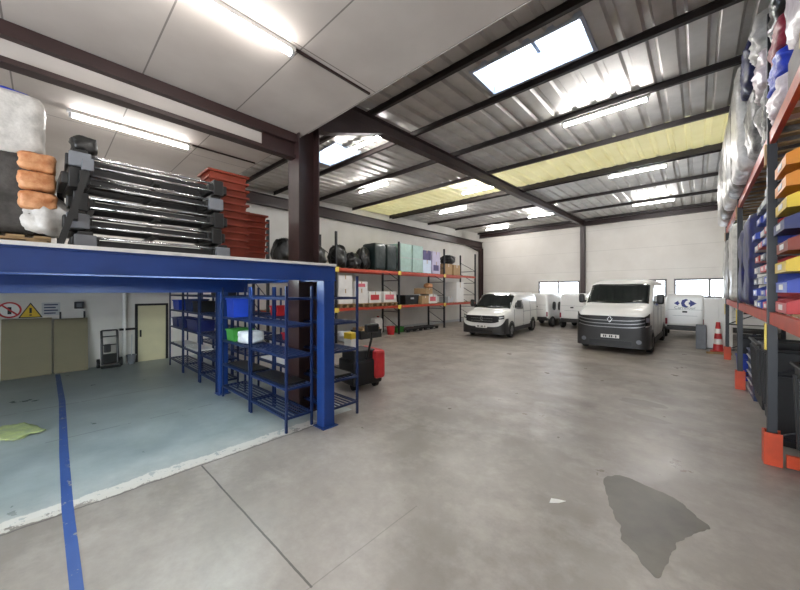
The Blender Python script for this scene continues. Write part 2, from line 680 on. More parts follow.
# rafter under the white ceiling, lined between its flanges
r = bpy.data.objects.new('rafter_beam', None)
C.objects.link(r)
struct(r, 'oxblood rafter under the white ceiling, lined between its flanges')
MB().bb(CX - .1, CX + .1, YB, CY - .2, 4.53, 4.675).build('top_band', M_steel, r)
MB().bb(CX - .08, CX + .08, YB, CY - .2, 4.275, 4.33).build('bottom_flange', M_steel, r)
MB().bb(CX - .01, CX + .01, YB, CY - .75, 4.33, 4.53).build('lining_board', M_web, r)
MB().bb(CX - .02, CX + .02, CY - .75, CY - .2, 4.33, 4.53).build('web_plate', M_steel, r)


def hcolumn(x, y, z1, wx, dy, label, m=M_steel):
    mb = MB()
    mb.bb(x - wx / 2, x + wx / 2, y - dy / 2, y - dy / 2 + .02, 0.02, z1)
    mb.bb(x - wx / 2, x + wx / 2, y + dy / 2 - .02, y + dy / 2, 0.02, z1)
    mb.bb(x - .012, x + .012, y - dy / 2 + .02, y + dy / 2 - .02, 0.02, z1)
    mb.bb(x - wx / 2 - .05, x + wx / 2 + .05, y - dy / 2 - .05, y + dy / 2 + .05, 0, 0.02)
    o = mb.build('steel_column', m)
    return struct(o, label)


hcolumn(CX, CY, 5.35, .34, .4, 'oxblood steel column rising through the blue mezzanine')
hcolumn(CX - .05, YE - .16, rz_(YE) - .27, .24, .26, 'dark column against the end wall between the windows')
hcolumn(XL + .16, YE - .2, 5.2, .24, .3, 'dark column in the corner of the end wall')


# skylights
M_curb = mat('blue_grey_curb', '#b3bccb', 0.6, 0, .06, 3)


def skylight(h, label):
    a, b, c, d = h
    r = bpy.data.objects.new('roof_skylight', None)
    C.objects.link(r)
    struct(r, label)
    z = rz_(c) + .09
    mb = MB()
    t = .05
    H = .4
    mb.bb(a, b, c, c + t, z, z + H).bb(a, b, d - t, d, z, z + H).bb(a, a + t, c + t, d - t, z, z + H).bb(b - t, b, c + t, d - t, z, z + H)
    mb.build('curb', M_curb, r)
    m = (a + b) / 2
    MB().bb(m - .03, m + .03, c + t, d - t, z + H - .02, z + H + .02).build('glazing_bar', M_grey, r)
    MB().bb(a, b, c, d, z + H + .02, z + H + .03).build('pane', M_dome, r)


skylight(holes[0], 'large bright skylight in the corrugated roof')
skylight(holes[1], 'bright skylight beside the oxblood column')

# side door and signs in the wall under the mezzanine
r = bpy.data.objects.new('door_1', None)
C.objects.link(r)
struct(r, 'cream door in the wall under the mezzanine')
MB().bb(XL, XL + .05, 1.83, 2.5, 0.0, 1.62).build('door_leaf', M_cream, r)
MB().bb(XL, XL + .07, 1.77, 1.83, 0, 1.68).bb(XL, XL + .07, 2.5, 2.56, 0, 1.68).bb(XL, XL + .07, 1.83, 2.5, 1.62, 1.68).build('door_frame', M_blk2, r)
MB().bb(XL + .05, XL + .09, 1.87, 1.91, .72, .92).build('door_handle', M_blk, r)


# ------------------------------------------------------------------ floor marks
def poly_sheet(pts, z, th):
    mb = MB()
    mb.prism(pts, 'z', z, z + th)
    return mb


def worn_blue():
    t = NT('worn_blue_line_paint')
    t.pos()
    f = t.math('GREATER_THAN', t.noise(7, 6, 0.75), 0.40)
    t.color(t.mix(f, lin('#8f8b88'), t.mix(t.noise(2.5), lin('#24407f'), lin('#456099'))))
    t.b.inputs['Roughness'].default_value = .5
    return t.m


pts = [(-11.6, .27), (-8.7, .27), (-6, .215), (-4.4, .19), (-2.7, .185), (-2.7, .12), (-4.4, .11), (-6, .13), (-8.7, .185), (-11.6, .185)]
struct(poly_sheet(pts, .0005, .0015).build('floor_marking_line', worn_blue()), 'worn blue painted line across the floor')

st = [(-0.77, 4.14), (-0.71, 4.27), (-0.6, 4.35), (-0.37, 4.26), (-0.19, 4.24), (-0.06, 4.08), (0.01, 3.96), (0.1, 3.91), (0.03, 3.8), (-0.04, 3.66), (-0.11, 3.52), (-0.16, 3.27), (-0.18, 3.05), (-0.22, 2.93), (-0.29, 3.02), (-0.39, 3.17), (-0.47, 3.19), (-0.48, 3.35), (-0.57, 3.52), (-0.66, 3.76)]


def smooth_poly(p, it=3, seed=0, amp=.012):
    for _ in range(it):
        q = []
        for i in range(len(p)):
            a, b = p[i], p[(i + 1) % len(p)]
            q += [(a[0] * .75 + b[0] * .25, a[1] * .75 + b[1] * .25), (a[0] * .25 + b[0] * .75, a[1] * .25 + b[1] * .75)]
        p = q
    return [(x + amp * mnoise.noise(Vector((x * 14, y * 14, seed))), y + amp * mnoise.noise(Vector((x * 14, y * 14, seed + 5)))) for x, y in p]


def damp(name, a, b):
    t = NT(name)
    t.pos()
    t.color(t.mix(t.ramp(t.noise(2.2, 6, .65), .3, .7), lin(a), lin(b)))
    t.b.inputs['Roughness'].default_value = .42
    return t.m


M_damp = damp('damp_concrete', '#524d47', '#686259')
M_damp2 = damp('faint_damp_concrete', '#7b756e', '#8a847c')
o = poly_sheet(smooth_poly(st, 3, 1, .02), .0004, .0008).build('damp_stain', M_damp)
tag(o, 'large dark damp stain on the open concrete floor', 'stain')
for i, (cx, cy, a, b, lab) in enumerate([(-.75, 7.4, .36, .2, 'small faint damp stain farther up the aisle towards the vans'), (-.6, 6.55, .28, .16, 'small faint damp patch between the big stain and the aisle end')]):
    p = [(cx + a * math.cos(k * .524) * (1 + .2 * math.sin(3 * k + i)), cy + b * math.sin(k * .524)) for k in range(12)]
    o = poly_sheet(smooth_poly(p, 2, i + 3, .03), .0004, .0006).build('damp_stain', M_damp2)
    tag(o, lab, 'stain')
o = MB()
o.bm.free()
mb = MB()
sp = [(-1.06, 3.3), (-.99, 3.36), (-.95, 3.43), (-1.01, 3.41), (-1.07, 3.38)]
mb.prism(sp, 'z', .001, .006)
tag(mb.build('paper_scrap', M_paper), 'torn white paper scrap lying on the open floor', 'scrap')
mb = MB().lumpy((.75, .42, .035), 4, .3, 8, 3)
tag(mb.build('cloth', M_hivis, smooth=True, loc=(-7.3, -.3, .001), rz=.35), 'crumpled yellow-green cloth on the floor beside the blue line', 'cloth')


# ------------------------------------------------------------------ tube lights
def tube_proto(tm):
    cool = tm is M_tubec
    t = thing('tube_light', '', 'lamp', (0, 0, -50))
    mb = MB().bb(-.78, .78, -.032, .032, 0.0, .05)
    mb.build('housing', M_white, t, bevel=.006)
    MB().cyl((-.73, 0, -.03), (.73, 0, -.03), .028, 12).build('light_tube', tm, t, smooth=False)
    for sx in (-.6, .6):
        MB().cyl((sx, 0, .05), (sx, 0, .15 if not cool else .06), .006, 6).build('hanger', M_grey, t)
    for sx in (-1, 1):
        MB().bb(sx * .73 if sx > 0 else -.76, .76 if sx > 0 else -.73, -.03, .03, -.06, 0).build('tube_holder', M_lgrey, t)
    return t


proto = tube_proto(M_tube)
cl = CZ - .052
lights = [
    (-3.22, 1.05, cl, PI / 2, 'tube light on the white ceiling above the open floor'),
    (-6.7, 1.0, cl, PI / 2, 'tube light on the white ceiling above the chrome bar frames'),
    (-10.3, 1.2, cl, PI / 2, 'tube light on the white ceiling near the left wall'),
    (-5.95, 5.25, None, 0, 'tube light between the bright skylight and the dark rafter'),
    (-8.5, 7.9, None, 0, 'tube light on the roof above the first bays of the left racking'),
    (-1.45, 7.75, None, 0, 'large tube light crossing the roof beyond the bright skylight'),
    (-5.95, 10.9, None, 0, 'tube light glowing against the yellowed roof sheets at the rafter'),
    (-1.45, 12.75, None, 0, 'tube light just beyond the yellowed roof sheets'),
    (-8.6, 13.1, None, 0, 'tube light above the teal boxes of the left racking'),
    (-5.95, 17.5, None, 0, 'tube light beside the rafter near the dark end column'),
    (-1.5, 18.5, None, 0, 'tube light over the high-roofed van near the end wall'),
    (-9.5, 19.6, None, 0, 'tube light in the far corner above the smaller van'),
]
first, hall = True, None
for x, y, z, a, lab in lights:
    z = rz_(y) - .055 if z is None else z
    far = y > 3
    if far and hall is None:
        hall = tube_proto(M_tubef)
        hall.location = (x, y, z)
        hall.rotation_euler.z = a
        hall['label'] = lab
        hall['group'] = 'fluorescent tube lights'
    elif far:
        dup(hall, (x, y, z), a, lab, 'fluorescent tube lights')
    elif first:
        proto.location = (x, y, z)
        proto.rotation_euler.z = a
        proto['label'] = lab
        proto['group'] = 'fluorescent tube lights'
        first = False
    else:
        dup(proto, (x, y, z), a, lab, 'fluorescent tube lights')
for x, y, z, a in ((.6, 1.2, cl, PI / 2), (-3.48, -3.4, cl, PI / 2), (.6, -3.4, cl, PI / 2), (-7.2, -3.4, cl, PI / 2)):
    dup(proto, (x, y, z), a, 'tube light on the white ceiling behind the photographer', 'fluorescent tube lights')

# ------------------------------------------------------------------ mezzanine
MZ = 2.46
MX0, MX1, MY0, MY1 = -11.98, -4.08, -6.9, 3.02
mz = thing('mezzanine', 'blue steel mezzanine platform with pale deck edge on blue posts', 'mezzanine', (0, 0, 0))
MB().bb(MX0, MX1, MY0, MY1, MZ - .035, MZ).build('deck', M_deckedge, mz)


def cbeam_y(x, y0, y1, z0, z1, wd=.09):
    mb = MB()
    mb.bb(x - wd / 2, x + wd / 2, y0, y1, z0, z0 + .015).bb(x - wd / 2, x + wd / 2, y0, y1, z1 - .015, z1).bb(x - .03, x + .03, y0, y1, z0 + .015, z1 - .015)
    return mb


zt = MZ - .037
cbeam_y(MX1 - .06, MY0, MY1, zt - .22, zt, .1).build('edge_beam', M_blue, mz)
for x in (-5.75, -8.15, -9.4, -10.6):
    cbeam_y(x, MY0, MY1 - .12, zt - .18, zt).build('joist', M_blue, mz)
MB().bb(MX0, MX1 - .12, MY1 - .1, MY1 - .03, zt - .22, zt).build('edge_beam', M_blue, mz)
for x in (-7.03, -11.85):
    cbeam_y(x, MY0, MY1 - .12, 2.02, zt, .12).build('main_beam', M_blue, mz)
MB().bb(MX0, MX1, MY0, MY1 - .12, zt - .004, zt).build('underside_sheet', M_blue, mz)


def mpost(x, y, wd, top, name='post'):
    mb = MB()
    mb.bb(x - wd / 2, x + wd / 2, y - wd / 2, y + wd / 2, .012, top)
    p = mb.build(name, M_blue, mz, bevel=.008)
    MB().bb(x - wd / 2 - .04, x + wd / 2 + .04, y - wd / 2 - .04, y + wd / 2 + .04, 0, .012).build('base_plate', M_blue, p)


mpost(-4.19, 2.9, .19, zt - .22)
mpost(-7.03, 2.42, .15, 2.02)
mpost(-4.19, -4.5, .19, zt - .22)
p2 = tube_proto(M_tubec)
for i, (x, y) in enumerate(((-4.95, .6), (-5.05, -1.6), (-5.3, 1.9), (-4.95, -3.6))):
    lab = 'cool tube light between the joists under the mezzanine'
    if i == 0:
        p2.location = (x, y, zt - .07)
        p2.rotation_euler.z = PI / 2
        p2['label'] = lab
        p2['group'] = 'tubes under the mezzanine'
    else:
        dup(p2, (x, y, zt - .07), PI / 2, lab, 'tubes under the mezzanine')


# ------------------------------------------------------------------ blue wire shelving at the end of the mezzanine
def shelf_unit(x0, x1, y0, y1, h, levels, label):
    t = thing('shelving_unit', label, 'shelf', ((x0 + x1) / 2, (y0 + y1) / 2, 0), 0, 'blue metal shelving units at the mezzanine end')
    a, b = (x1 - x0) / 2, (y1 - y0) / 2
    for sx in (-1, 1):
        for sy in (-1, 1):
            px, py = sx * (a - .016), sy * (b - .016)
            MB().bb(px - .016, px + .016, py - .016, py + .016, 0, h).build('post', M_bluedark, t)
    for z in levels:
        mb = MB()
        for sy in (-1, 1):
            mb.bb(-a + .03, a - .03, sy * (b - .016) - .01, sy * (b - .016) + .01, z - .035, z)
        for sx in (-1, 1):
            mb.bb(sx * (a - .016) - .01, sx * (a - .016) + .01, -b + .03, b - .03, z - .035, z)
        n = 6
        for k in range(n):
            y = -b + (k + .8) * 2 * b / (n + .6)
            mb.bb(-a + .02, a - .02, y - .009, y + .009, z - .018, z - .001)
        mb.build('shelf', M_bluedark, t)
    return t


LV = [.22, .64, 1.1, 1.55, 1.95]
cols = [(-5.57, -4.36), (-6.84, -5.6), (-8.22, -7.18), (-9.52, -8.27), (-10.8, -9.55)]
nm = ['at the mezzanine corner post', 'second from the corner post', 'third, before the inner blue post',
      'just beyond the inner blue post', 'nearest the cream door']
for (a, b), s_ in zip(cols, nm):
    shelf_unit(a, b, 2.34, 2.79, 2.12, LV, 'blue wire shelving unit, front row, ' + s_)
for (a, b), s_ in zip(cols, nm):
    if a > -5.8 and False:
        continue
    shelf_unit(a if a < -5.7 else -5.57, b if b < -4.5 else -4.2, 3.03, 3.56, 2.3 if a > -5.8 else 2.12, LV, 'blue wire shelving unit, row behind, ' + s_)


def open_box(mb, w_, d, h, t=.012, taper=.06, rim=.015):
    """open-topped tray/crate with tapering sides and a rim, on z = 0"""
    def ring(kx, ky, z):
        return [(-kx, -ky, z), (kx, -ky, z), (kx, ky, z), (-kx, ky, z)]
    a, b = w_ / 2, d / 2
    k = 1 - taper
    mb.rings([ring(a * k, b * k, 0), ring(a, b, h - .03), ring(a + rim, b + rim, h - .03), ring(a + rim, b + rim, h), ring(a - t, b - t, h), ring(a * k - t, b * k - t, t)])
    return mb


def single(mb, name, m, label, cat, loc, rz=0.0, smooth=False, bevel=0.0, group=None):
    return tag(mb.build(name, m, smooth=smooth, bevel=bevel, loc=loc, rz=rz), label, cat, group)


def board(x, y, z, sx, sy, th, m, label, rz=0.0):
    return single(MB().bb(-sx / 2, sx / 2, -sy / 2, sy / 2, 0, th), 'board', m, label, 'board', (x, y, z), rz, bevel=.003)


board(-4.98, 2.565, .642, 1.0, .34, .03, M_blk, 'black board on the shelving unit at the mezzanine corner post')
board(-6.2, 2.565, .642, 1.0, .34, .025, M_blk2, 'charcoal board on the second shelving unit from the corner post')
board(-4.86, 3.29, .642, 1.1, .4, .04, M_blk2, 'long charcoal board on the rear shelving beside the black board')
board(-9.0, 2.565, .642, .85, .36, .03, M_paper, 'white board on the low shelf beyond the inner blue post')
board(-10.1, 2.565, .642, .85, .36, .03, M_paper, 'white board on the low shelf near the cream door')
board(-6.3, 3.29, .642, 1.0, .4, .03, M_paper, 'pale board on the rear shelving behind the charcoal board')
single(open_box(MB(), .34, .36, .36), 'storage_bin', M_bluep, 'tall bright blue bin on the upper shelf above the green crate', 'bin', (-6.57, 2.565, 1.552))
single(open_box(MB(), .36, .36, .22), 'storage_crate', M_green, 'green crate on the shelf below the bright blue bin', 'crate', (-6.57, 2.565, 1.102))
single(MB().lumpy((.42, .36, .22), 8, .1), 'sack', M_sack, 'pale crumpled sack on the shelf beside the green crate', 'sack', (-6.05, 2.565, 1.102), smooth=True)
single(open_box(MB(), .3, .3, .14), 'storage_tray', M_red, 'red tray on the shelf near the brown column', 'tray', (-5.85, 3.29, 1.102))
single(open_box(MB(), .3, .34, .2), 'storage_bin', M_red, 'red bin on the upper rear shelf behind the blue bin', 'bin', (-6.3, 3.29, 1.952 - .4))
for i, (x, z, w_, h, m, lab) in enumerate([
        (-10.4, 1.102, .5, .24, M_navy, 'navy bin on the mid shelf near the cream door'),
        (-9.86, 1.102, .4, .24, M_navy, 'navy bin on the mid shelf beside the one near the door'),
        (-8.9, 1.102, .8, .26, M_navy, 'wide navy bin on the mid shelf beyond the inner blue post'),
        (-10.3, 1.552, .55, .26, M_bluep, 'blue bin on the upper shelf near the cream door'),
        (-9.2, 1.552, .5, .3, M_cloth, 'dark blue bin on the upper shelf beyond the inner blue post'),
        (-8.65, 1.552, .36, .26, M_blk, 'black bin on the upper shelf beside the dark blue one'),
        (-7.4, 1.952, .4, .2, M_blk2, 'charcoal bin on the top shelf of the third unit')]):
    single(open_box(MB(), w_, .38, h), 'storage_bin', m, lab, 'bin', (x, 2.565, z), group='bins on the blue shelving')

# ------------------------------------------------------------------ under the mezzanine, along the wall
tilt = Matrix.Rotation(math.radians(-6), 3, 'Y')
o = MB().box((0, 0, .7), (.03, .8, 1.4), Matrix.Rotation(0, 3, 'Y')).build('panel_board', M_beige, loc=(XL + .26, -.27, 0))
o.rotation_euler = (0, math.radians(-8), 0)
tag(o, 'wide beige board leaning on the wall below the signs', 'board')
o = MB().box((0, 0, .68), (.03, .62, 1.36)).build('panel_board', M_beige, loc=(XL + .25, .47, 0))
o.rotation_euler = (0, math.radians(-8), 0)
tag(o, 'narrower beige board leaning beside the wider one, toward the hand truck', 'board')


def sign_disc():
    t = thing('prohibition_sign', 'round prohibition sign with red ring on the wall under the mezzanine', 'sign', (XL, -.55, 1.6))
    MB().cyl((0.002, 0, 0), (.012, 0, 0), .19, 32).build('plate', M_white, t)
    mb = MB()
    n = 32
    for i in range(n):
        a, b = 2 * PI * i / n, 2 * PI * (i + 1) / n
        mb.rings([[(.012, r * math.cos(k), r * math.sin(k)), (.016, r * math.cos(k), r * math.sin(k)), (.016, q * math.cos(k), q * math.sin(k)), (.012, q * math.cos(k), q * math.sin(k))] for k, r, q in ((a, .19, .155), (b, .19, .155))])
    mb.box((.014, 0, 0), (.004, .035, .33), Matrix.Rotation(math.radians(45), 3, 'X'))
    mb.build('red_ring', M_red, t)
    MB().bb(.012, .0135, -.03, .03, -.1, .07).build('pictogram', M_blk, t)


sign_disc()
t = thing('warning_sign', 'yellow triangular warning sign between the round and grey signs', 'sign', (XL, -.22, 1.57))
MB().prism([(-.2, -.17), (.2, -.17), (0, .2)], 'x', .002, .01).build('plate', M_blk, t)
MB().prism([(-.165, -.15), (.165, -.15), (0, .16)], 'x', .01, .013).build('yellow_field', M_yel2, t)
MB().bb(.013, .015, -.02, .02, -.06, .07).bb(.013, .015, -.02, .02, -.12, -.09).build('exclamation_mark', M_blk, t)
t = thing('notice_sign', 'grey-blue rectangular notice beside the yellow warning sign', 'sign', (XL, .12, 1.6))
MB().bb(.002, .01, -.16, .16, -.16, .16).build('plate', M_lgrey, t)
mb = MB()
for k in range(4):
    mb.bb(.01, .012, -.12, .12 - .04 * (k % 2), .09 - k * .07, .12 - k * .07)
mb.build('printed_lines', M_bluedark, t)
t = thing('junction_box', 'small dark box high on the wall above the beige boards', 'box', (XL, .62, 1.68))
MB().bb(.002, .09, -.09, .09, -.09, .09).build('body', M_blk2, t, bevel=.01)
MB().bb(.09, .095, -.05, .05, -.05, .05).build('cover', M_grey, t)
single(MB().cyl((XL + .06, 1.53, 0), (XL + .06, 1.53, 2.2), .045, 12), 'pipe', M_white, 'white vertical pipe on the wall beside the cream door', 'pipe', (0, 0, 0))
for y, lab in ((.28, 'short dark stick standing behind the wide beige board'), (.72, 'short dark stick standing at the end of the beige boards')):
    single(MB().cyl((0, 0, 0), (0, 0, 1.52), .018, 8), 'stick', M_blk2, lab, 'stick', (XL + .04, y, 0))
t = thing('wall_bar', 'short dark bar fixed to the wall beside the cream door', 'bar', (XL, 1.62, .97))
MB().bb(.06, .1, -.2, .2, -.03, .03).build('bar', M_blk, t)
MB().bb(.0, .06, -.12, -.09, -.02, .02).bb(.0, .06, .09, .12, -.02, .02).build('bracket', M_blk2, t)

t = thing('hand_truck', 'black hand truck standing against the wall between beige boards and pipe', 'hand truck', (XL + .3, 1.2, 0))
mb = MB()
for sy in (-1, 1):
    mb.tube([(.05, sy * .16, .08), (-.05, sy * .16, .75), (-.12, sy * .16, .98)], .026)
mb.cyl((-.12, -.16, .98), (-.12, .16, .98), .018)
for z in (.35, .6, .82):
    x = .05 - .1 * (z - .08) / .67
    mb.cyl((x, -.16, z), (x, .16, z), .014)
mb.build('frame', M_blk, t, smooth=False)
MB().bb(.05, .3, -.2, .2, .03, .05).build('toe_plate', M_blk2, t)
MB().bb(-.08, .04, -.15, .15, .1, .34).build('drive_box', M_blk, t, bevel=.02)
MB().bb(-.06, .0, -.12, .02, .4, .62).build('bag_panel', M_blk, t, bevel=.02)
for sy in (-1, 1):
    wl = MB().cyl((-.04, sy * .2, .12), (-.04, sy * .26, .12), .12, 18).build('wheel', M_rubber, t)
    MB().cyl((-.04, sy * .195, .12), (-.04, sy * .265, .12), .05, 12).build('wheel_hub', M_grey, wl)
t = thing('mop_bucket', 'small grey bucket with a brush between the pipe and the door', 'bucket', (XL + .22, 1.66, 0))
MB().lathe([(.08, 0), (.11, .24), (.12, .24), (.12, .26), (.1, .26), (.07, .02)]).build('bucket', M_grey, t)
MB().cyl((0, 0, .02), (-.05, .02, .82), .012).build('brush_handle', M_lgrey, t)


# ------------------------------------------------------------------ goods on the mezzanine
def pallet_mesh():
    mb = MB()
    for k in range(7):
        y = -.54 + k * .18
        mb.bb(-.4, .4, y - .06, y + .06, .122, .144)
    for x in (-.33, 0, .33):
        mb.bb(x - .05, x + .05, -.6, .6, .1, .122)
        for y in (-.5, 0, .5):
            mb.bb(x - .05, x + .05, y - .07, y + .07, .022, .1)
        mb.bb(x - .05, x + .05, -.6, .6, 0, .022)
    return mb


PAL = pallet_mesh().build('pallet', M_wood)
tag(PAL, 'wooden pallet under the film-wrapped load on the mezzanine', 'pallet', 'wooden pallets')
PAL.location = (-5.3, -.55, MZ)
PAL.rotation_euler.z = 0


def pallet(x, y, z, rz, label):
    p = PAL.copy()
    C.objects.link(p)
    p.location = (x, y, z)
    p.rotation_euler.z = rz
    p['label'] = label
    return p


t = thing('wrapped_load', 'tall pallet load on the mezzanine wrapped in film, white top and dark base', 'load', (-5.3, -.5, MZ + .146))
MB().lumpy((.86, 1.1, .80), 11, .05, 11, 12).build('dark_goods', M_filmd, t, smooth=True)
o = MB().lumpy((.84, 1.05, .62), 12, .03, 11, 14).build('white_goods', M_film, t, smooth=True, loc=(0, -.02, .78))
for k, (dx, dy, dz, w_) in enumerate(((.35, .45, .44, .26), (.34, .45, .635, .24), (.36, .46, .245, .25))):
    MB().lumpy((w_, .26, .19), 13 + k, .1, 8, 6).build('orange_goods', M_orw, t, smooth=True, loc=(dx, dy, dz))
o = MB().lumpy((.3, .3, .05), 14, .1, 5, 4).build('blue_strap', M_blw, t, smooth=True, loc=(.2, .25, 1.385))
# loose film tail spilling towards the deck
MB().lumpy((.5, .42, .5), 17, .25, 10, 3, .75).build('film_tail', M_film, t, smooth=True, loc=(.26, .52, .002))
single(MB().bb(-.04, .04, -.03, .03, 0, .75), 'post', M_blk, 'upright black post standing between the film-wrapped load and the chrome bar frames', 'post', (-5.5, .13, MZ))


def bar_frame(i, x, y, rz, label):
    """two black end brackets joined by chrome and black bars along y"""
    t = thing('bar_frame', label, 'frame', (x, y, MZ + .215 * i), rz, 'stacked chrome bar frames')
    L = 1.32
    for sy in (-1, 1):
        mb = MB()
        y = sy * L / 2
        mb.bb(-.32, .32, y - .06, y + .06, 0, .206)
        mb.bb(-.24, .30, y - .11, y + .11, .03, .15)
        e = mb.build('end_bracket', M_blk, t, bevel=.012)
        if (i + (sy > 0)) in (0, 1, 4):
            MB().bb(.28, .345, y - .085, y + .085, .02, .17).build('clamp_block', M_grey, e, bevel=.008)
    for x, z in ((.3, .15), (.3, .05), (.05, .18), (-.3, .1)):
        MB().cyl((x, -L / 2 + .07, z), (x, L / 2 - .07, z), .015, 10).build('chrome_bar', M_chrome, t, smooth=True)
    mb = MB()
    for x, z in ((.18, .1), (-.08, .06), (-.2, .15)):
        mb.bb(x - .03, x + .03, -L / 2 + .07, L / 2 - .07, z - .03, z + .03)
    mb.build('black_rail', M_blk2, t)
    MB().bb(-.3, .3, -.03, .03, .0, .03).build('cross_brace', M_blk, t)


for i, (dx, dy, q) in enumerate(((0, 0, 0), (-.03, -.06, .02), (-.06, -.02, -.03), (-.02, -.08, .04), (-.05, -.03, -.02))):
    bar_frame(i, -5.0 + dx, .95 + dy, q, 'black end bracket frame with chrome bars, %s of the mezzanine stack' % ['lowest', 'second from the bottom', 'third from the bottom', 'fourth from the bottom', 'topmost'][i])
single(MB().lumpy((.2, .22, .2), 19, .2, 6, 3), 'bag', M_bagb, 'small black bag perched on top of the chrome bar frame stack', 'bag', (-4.98, .3, MZ + 1.075), smooth=True)
t = thing('trestle', 'slanted black folding trestle beside the chrome bar frame stack', 'trestle', (-4.66, .2, MZ))
mb = MB()
mb.box((.1, 0.0, .42), (.05, .05, .9), Matrix.Rotation(math.radians(-14), 3, 'X'))
mb.box((-.25, 0.0, .42), (.05, .05, .9), Matrix.Rotation(math.radians(-14), 3, 'X'))
mb.bb(-.27, .12, -.02, .03, .3, .42)
mb.bb(-.27, .12, .04, .09, .62, .8)
mb.build('legs', M_blk, t)
MB().bb(-.3, .16, .06, .14, .80, .92).build('top_block', M_grey, t)

# nested orange crates
cr = open_box(MB(), .42, .5, .26, .012, .16, .03).build('stacking_crate', M_crate)
tag(cr, 'lowest rust-orange crate of the tall stack on the mezzanine', 'crate', 'rust-orange stacking crates')
cr.location = (-5.25, 1.82, MZ)
OR = ['lowest', 'second', 'third', 'fourth', 'fifth', 'sixth', 'seventh', 'eighth', 'ninth', 'tenth', 'eleventh', 'twelfth']
for i in range(1, 11):
    c = cr.copy()
    C.objects.link(c)
    c.location = (-5.25 + random.uniform(-.008, .008), 1.82 + random.uniform(-.008, .008), MZ + .105 * i)
    c.rotation_euler.z = random.uniform(-.015, .015)
    c['label'] = 'rust-orange crate in the tall mezzanine stack, %s from the bottom' % OR[i] if i < 10 else 'topmost rust-orange crate of the tall stack on the mezzanine'
for i in range(7):
    c = cr.copy()
    C.objects.link(c)
    c.location = (-5.72 + random.uniform(-.008, .008), 2.34 + random.uniform(-.008, .008), MZ + .105 * i)
    c.rotation_euler.z = random.uniform(-.015, .015)
    c['label'] = ('rust-orange crate in the shorter stack next to the brown column, %s from the bottom' % OR[i]) if i else 'lowest rust-orange crate of the shorter stack next to the brown column'


# ------------------------------------------------------------------ pallet racking
def rack(name, label, xf, xb, ys, h, levels, beamm, face, bh=.11):
    t = thing(name, label, 'pallet rack', (0, 0, 0))
    for y in ys:
        for x in (xf, xb):
            s = 1 if x == xf else -1
            mb = MB()
            d = face
            mb.bb(x - .04, x + .04, y - .038, y + .038, .01, h)
            u = mb.build('upright', M_rackblue, t)
            MB().bb(x - .07, x + .07, y - .06, y + .06, 0, .01).build('foot_plate', M_rackblue, u)
        mb = MB()
        n = int(h / .8)
        for k in range(n):
            z0 = .3 + k * .75
            mb.cyl((xf, y, z0), (xb, y, z0 + (.6 if k % 2 else .0)), .015, 6)
            mb.cyl((xf, y, z0), (xb, y, z0 + (.0 if k % 2 else .6)), .015, 6)
        mb.build('frame_brace', M_rackblue, t)
    for ya, yb in zip(ys, ys[1:]):
        for z in levels:
            for x in (xf, xb):
                mb = MB()
                mb.bb(x - .025, x + .025, ya + .046, yb - .046, z - bh, z)
                b = mb.build('beam', beamm, t)
            mb = MB()
            n = 11
            for k in range(n):
                y = ya + .2 + k * (yb - ya - .4) / (n - 1)
                mb.bb(min(xf, xb) + .03, max(xf, xb) - .03, y - .06, y + .06, z, z + .02)
            mb.build('deck_board', M_wood, t)
    return t


LXF, LXB = -10.5, -11.6
LY = [5.0, 7.75, 11.4, 15.15, 18.6]
LL = [1.36, 2.97]
lr = rack('pallet_rack', 'long orange-beamed pallet rack along the left wall', LXF, LXB, LY, 4.4, LL, M_orange, 1)
for y in LY[1:4]:
    for z in LL:
        MB().bb(LXF + .046, LXF + .06, y - .1, y + .1, z - .16, z + .03).build('yellow_tag', M_yel, lr)
RXF, RXB = .65, 1.75
RY = [2.05, 5.85, 9.85, 13.85]
RL = [1.8, 3.93]
rr_ = rack('pallet_rack', 'tall orange-beamed pallet rack close by, loaded to the roof', RXF, RXB, RY, 5.35, RL, M_orange, -1, .14)
for y in RY[1:]:
    g = MB()
    g.bb(RXF - .075, RXF + .075, y - .085, y - .07, 0, .38).bb(RXF - .075, RXF - .06, y - .07, y + .07, 0, .38).bb(RXF - .075, RXF + .075, y + .07, y + .085, 0, .38)
    g.build('foot_guard', M_orange2, rr_)
    MB().bb(RXF - .06, RXF - .046, y - .04, y + .04, 1.35, 1.66).build('yellow_tag', M_yel, rr_)
    MB().bb(RXF - .06, RXF - .046, y - .04, y + .04, 3.55, 3.8).build('label_plate', M_card, rr_)
g = MB()
g.bb(RXF + .1, RXB - .1, 5.75, 5.80, 0.02, .16)
g.build('end_guard_rail', M_orange2, rr_)


def carton(x, y, z, sx, sy, sz, m, label, name='carton', cat='carton', stripe=None, rz=0.0, group=None):
    t = thing(name, label, cat, (x, y, z), rz, group)
    MB().bb(-sx / 2, sx / 2, -sy / 2, sy / 2, 0, sz).build('body', m, t, bevel=.008)
    MB().bb(-sx / 2 - .002, sx / 2 + .002, -.025, .025, sz * .72, sz + .002).build('tape', M_card if m is not M_card else M_paper, t)
    if stripe:
        MB().bb(sx / 2, sx / 2 + .003, -sy * .38, sy * .3, sz * .25, sz * .72).build('printed_mark', stripe, t)
    return t


